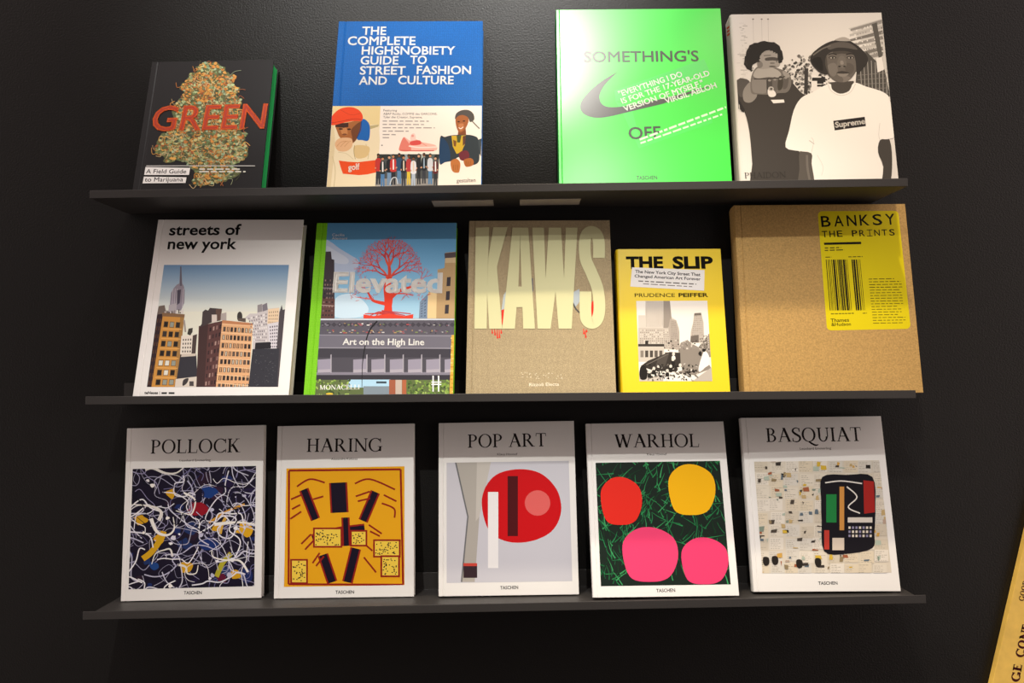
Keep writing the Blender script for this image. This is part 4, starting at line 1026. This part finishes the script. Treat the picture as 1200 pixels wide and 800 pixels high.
def paint_drips(p):
    rnd = random.Random(61)
    p.fill('#1a1526')
    def splat(x, y, r, c, k=9):
        p.blob([(x+math.cos(6.283*i/k)*r*rnd.uniform(.6, 1.3), y+math.sin(6.283*i/k)*r*rnd.uniform(.5, 1.1)) for i in range(k)], c, 3)
    for i in range(34): splat(rnd.uniform(80, 590), rnd.uniform(205, 690), rnd.uniform(12, 34), rnd.choice(['#231a3a','#1c2a5c','#2a1a2a','#141220','#20315e','#321c30']))
    def squig(c, w, n, jump):
        x, y = rnd.uniform(80, 590), rnd.uniform(205, 690); a = rnd.uniform(0, 6.28); pts = [(x, y)]
        for _ in range(n):
            a += rnd.uniform(-1.5, 1.5); l = rnd.uniform(.5, 1.3)*jump; x += math.cos(a)*l; y += math.sin(a)*l
            if not (70 < x < 600): a = math.pi-a
            if not (195 < y < 700): a = -a
            pts.append((x, y))
        p.stroke(pts, w, c, k=5)
    for i in range(60): squig(rnd.choice(['#8d88a8','#9a98b0','#6d6a92','#a8a6b8']), rnd.uniform(1.5, 3.5), 7, 42)
    for i in range(5): splat(rnd.uniform(110, 560), rnd.uniform(230, 660), rnd.uniform(18, 30), '#c8981e')
    splat(400, 300, 34, '#1c3a78'); splat(395, 510, 36, '#1a2f68'); splat(175, 600, 22, '#20427c'); splat(350, 372, 40, '#8c1624'); splat(545, 455, 34, '#d2a01e'); splat(200, 490, 22, '#d09a22'); splat(450, 650, 22, '#5c1830')
    p.stroke([(130,572),(165,545),(205,490),(215,460)], 24, '#c79a1c'); p.stroke([(430,645),(455,590),(490,550)], 20, '#a8a02c'); p.stroke([(400,425),(470,380),(545,350)], 9, '#c8922c'); p.stroke([(445,470),(455,430),(470,400)], 12, '#caa040')
    for i in range(46): squig(rnd.choice(['#d6d4dc','#c4c2d0','#e2e0e2','#b0aec4']), rnd.uniform(2, 6), 6, 46)
    for i in range(8): squig(rnd.choice(['#e4e0d8','#d8d4cc']), (rnd.uniform(8, 16), 3), 4, 48)
    for i in range(26): splat(rnd.uniform(85, 585), rnd.uniform(205, 685), rnd.uniform(3, 11), rnd.choice(['#e2e0e2','#cfcdd8','#e8e4dc','#b9b7ca']), 7)
    for i in range(16): squig(rnd.choice(['#141018','#1c1830']), rnd.uniform(2, 5), 4, 36)
    p.build('abstract print of tangled pale lines on dark ground')
monograph((-.4955, .2114, .2582, 5.09, .23, .18), 'white book with a dark picture of tangled pale lines, leftmost on the lowest ledge',
          'POLLOCK', ((162,144), (527,138), 88), 'Leonhard Emmerling', ((280,176), (406,174)), (130, 490, 3.477),
          [(88,203),(592,197),(583,690),(73,690)], ((297,717), (370,716), 704), paint_drips)

def paint_bars(p):
    rnd = random.Random(71)
    p.fill('#e2a31a'); red, blk = '#8c1d18', '#191222'
    for a, c in (((100,213),(555,208)), ((555,208),(565,678)), ((565,678),(98,676)), ((98,676),(100,213))): p.stroke([a, c], 8, red, False)
    def bar(pts, w): p.stroke(pts, w+14, red); p.stroke(pts, w, blk)
    # plain stand-in: loose bars, dashes and dotted tiles
    bar([(160,290),(208,412)], 26); bar([(300,262),(306,384)], 60); bar([(452,300),(402,418)], 26)
    bar([(196,492),(300,462),(408,448)], 24); bar([(238,556),(276,668)], 30); bar([(372,530),(338,668)], 30); bar([(330,404),(334,520)], 20)
    for q in ([(132,278),(185,248),(246,262)], [(368,266),(430,248),(532,290)], [(108,330),(150,312)], [(112,370),(146,352)], [(198,330),(240,318)], [(372,318),(430,298)], [(380,338),(430,326)], [(486,312),(538,338)], [(478,346),(528,368),(530,405)], [(105,410),(150,380)],
              [(150,512),(190,472)], [(165,535),(200,498)], [(196,590),(225,548)], [(210,602),(242,562)], [(425,434),(478,470)], [(430,460),(470,480)], [(415,518),(440,540)], [(405,566),(455,628)]):
        p.stroke(q, 7, red)
    for x0, y0, x1, y1 in ((205,452,310,520), (356,462,412,515), (112,580,170,668), (450,500,548,560), (480,565,545,640)):
        p.rect(x0-7, y0-7, x1+7, y1+7, red); p.rect(x0, y0, x1, y1, '#e8c648')
        for i in range(int((x1-x0)*(y1-y0)/150)): p.ell(rnd.uniform(x0+4,x1-4), rnd.uniform(y0+4,y1-4), 3, 2.6, blk, 0, 6)
    p.build('abstract print of dark bars and dashes on orange')
monograph((-.2644, .2107, .2568, 5.76, 0, -1.05), 'white book with an orange picture of dark bars, second on the lowest ledge',
          'HARING', ((172,137), (480,135), 83), 'Alexandra Kolossa', ((272,170), (379,169)), (310, 490, 3.479),
          [(87,203),(568,197),(573,683),(82,683)], ((289,715), (365,714), 702), paint_bars)

def paint_red(p):
    p.fill('#c3c2c8')
    # plain stand-in: a red shape, a pale bar and grey bands
    p.poly([(118,178),(262,178),(215,400),(196,667),(140,667),(168,400)], '#aaa59c'); p.poly([(205,178),(262,178),(215,400),(200,420)], '#bdb8af')
    p.stroke([(118,178),(168,400),(142,667)], 6, '#6a6a6c', False)
    p.blob([(225,330),(270,240),(360,208),(460,222),(530,290),(548,380),(510,460),(420,502),(320,500),(250,450)], '#c41218', 6)
    p.poly([(330,235),(372,235),(372,480),(330,480)], '#4c1216'); p.ell(452, 345, 52, 52, '#d8625e', 0, 24)
    p.poly([(250,300),(292,300),(292,610),(250,610)], '#e6e4e2'); p.rect(150, 600, 206, 650, '#35262c'); p.rect(150, 590, 206, 602, '#c4453a')
    p.build('abstract print of a large red shape on grey')
monograph((-.0176, .2079, .2561, 8.13, -.24, -.21), 'white book with a large red shape on grey, middle of the lowest ledge',
          'POP ART', ((168,120), (488,114), 66), 'Klaus Honnef', ((288,151), (370,150)), (500, 490, 3.479),
          [(83,177),(583,177),(590,667),(80,667)], ((300,697), (373,695), 684), paint_red)

def paint_discs(p):
    rnd = random.Random(81)
    p.fill('#17231c')
    for i in range(420):
        x, y = rnd.uniform(60, 610), rnd.uniform(175, 690); a = -1.57+rnd.gauss(0, .75); l = rnd.uniform(25, 85)
        p.stroke([(x, y), (x+math.cos(a)*l*.5+rnd.uniform(-6,6), y+math.sin(a)*l*.5), (x+math.cos(a)*l, y+math.sin(a)*l)], (rnd.uniform(3, 6), 1), rnd.choice(['#1f6b3c','#2a8048','#185030','#237444','#12381f','#3a9458']), k=3)
    # plain stand-in: four flat rounded discs
    def disc(cx, cy, rx, ry, c, d):
        p.blob([(cx+rx*x, cy+ry*y) for x, y in ((-.95,-.35),(-.5,-.92),(.2,-.98),(.85,-.6),(1,.1),(.7,.8),(.05,.98),(-.7,.78))], c, 6)
    disc(165, 338, 86, 98, '#d82a1e', '#7a1410'); disc(452, 292, 98, 104, '#e8ae10', '#8a6208'); disc(282, 556, 116, 112, '#dc3f6c', '#7e1c3a'); disc(505, 582, 98, 96, '#d83c6a', '#7e1c3a')
    p.build('abstract print of four coloured discs on green')
monograph((.2103, .2105, .2542, 14.12, -.23, -.39), 'white book with red, yellow and pink discs on dark green grass',
          'WARHOL', ((140,119), (485,117), 65), 'Klaus Honnef', ((272,151), (353,150)), (680, 490, 3.477),
          [(63,177),(570,177),(612,678),(83,682)], ((310,708), (387,706), 695), paint_discs)

def paint_collage(p):
    rnd = random.Random(91)
    p.fill('#cfc6b4')
    for i in range(9):
        for j in range(9):
            x, y = 82+i*58+rnd.uniform(-6,6), 200+j*50+rnd.uniform(-5,5)
            p.rect(x, y, x+54, y+46, rnd.choice(['#d4ccbb','#c8beaa','#d9d2c4','#cdc8bc','#d2c6ae']))
            for k in range(6): p.words((x+4,y+8+k*7), (x+rnd.uniform(20,50),y+8+k*7), 2, rnd.choice(['#a89f90','#b4ab9c','#98907f']), rnd, 9)
    for i in range(150):
        x, y = rnd.uniform(84, 605), rnd.uniform(200, 630); w, h = rnd.uniform(5, 24), rnd.uniform(4, 20)
        p.poly([(x,y),(x+w,y+rnd.uniform(-4,4)),(x+w+rnd.uniform(-4,4),y+h),(x+rnd.uniform(-4,4),y+h)], rnd.choice(['#4a423a','#2a2622','#8a7a5c','#b8a070','#9a5a3c','#c8a83c','#7c8a7c','#b09a88','#5c6a74','#a8b4a4','#c49a4c','#3a3430']))
    for x, y in ((115,575), (150,572), (245,585), (318,580)): p.blob([(x,y),(x+20,y+2),(x+22,y+26),(x+8,y+34),(x-2,y+20)], '#26221e', 3)
    # plain stand-in: dark block with coloured patches
    p.blob([(345,262),(440,254),(540,262),(552,380),(548,480),(540,540),(440,562),(352,552),(342,430),(340,350)], '#16141a', 4)
    p.poly([(505,275),(546,280),(550,400),(508,406)], '#9c2420'); p.rect(352, 470, 372, 545, '#b43a30')
    p.rect(360, 330, 400, 440, '#1f7a3c'); p.rect(412, 300, 430, 470, '#c48a44'); p.rect(444, 420, 540, 440, '#cfc8bc')
    p.grid([(444,452),(540,452),(540,500),(444,500)], 7, 3, .6, .6, ['#d8d0c0','#8a86a0'], rnd); p.rect(384, 500, 430, 548, '#cdbfae')
    p.stroke([(440,300),(480,340),(446,380),(492,404)], 5, '#d8d4cc'); p.stroke([(356,285),(420,278),(500,288)], 5, '#d8d4cc')
    p.build('abstract print of a dark block on a pale paper collage')
monograph((.4465, .2110, .2546, 10.66, -.37, -1.72), 'white book with a dark block on a paper collage, rightmost on the lowest ledge',
          'BASQUIAT', ((128,126), (500,122), 72), 'Leonhard Emmerling', ((258,156), (380,154)), (860, 480, 3.333),
          [(82,200),(568,200),(615,637),(108,637)], ((330,683), (405,682), 671), paint_collage, t=.016)

# ================================================================== small things
# two pale strips stuck under the top ledge
strip_m = mat('pale_label_strip', '#a89f92', .6, .4, noise=.06, scale=60)
o = SH['top']; mi = o.matrix_world
for x0, x1 in ((-.1255, -.0335), (.0065, .0975)):
    xc = o.location.x
    st = bevel(box('label_strip', x0-xc, x1-xc, -.062, -.024, -PLATE-.0012, -PLATE-.0001, strip_m, o), .0003)
    st['label'] = 'pale grey strip on the underside'

# yellow sign at the lower right edge
def sign():
    y0 = -.011
    def at(u, v):
        d = ray(u, v); k = (y0-CAM_P.y)/d.y; q = CAM_P+d*k; return q.x, q.z
    a, c = at(1163, 800), at(1200, 640)
    dx, dz = c[0]-a[0], c[1]-a[1]; n = math.hypot(dx, dz); ang = math.atan2(dx, dz)
    e = bpy.data.objects.new('signboard', None); COL.objects.link(e); e.empty_display_size = .05
    L0 = .35                                     # board reaches this far below the first point
    e.matrix_world = Matrix.Translation((a[0]-dx/n*L0, 0, a[1]-dz/n*L0)) @ Matrix.Rotation(ang, 4, 'Y')
    tag(e, 'tilted yellow signboard with dark red capitals at the lower right edge', 'sign')
    yb = mat('yellow_sign_paint', (.92, .60, .12), .5, .5, noise=.10, scale=45)
    bd = bevel(box('board', 0, .24, y0, -.0006, 0, .95, yb, e), .001)
    Mi = e.matrix_world.inverted()
    class SB: pass
    sb = SB(); sb.t = -y0; sb.cover = bd
    def vw(p_):
        d = ray(*p_); k = (y0-CAM_P.y)/d.y; q = Mi @ (CAM_P+d*k); return q.x, q.z
    p = Print(sb, 'sign_lettering', vw, parent=bd)
    p.text('GE', (1194.5,799.5), (1198.0,779), (1184.5,797.5), '#4a1418', serif=True, bold=2.1)
    p.text('CONE', (1199.5,771), (1208.5,733), (1189.5,768), '#4a1418', serif=True, bold=2.1)
    p.text('GOOD', (1199.5,704.5), (1205,681), (1193.5,703), '#4a1418', serif=True, bold=1.9)
    p.text('A', (1206.5,675), (1208,669), (1200.5,673.5), '#4a1418', serif=True, bold=1.9)
    p.build('dark red serif capitals')
sign()
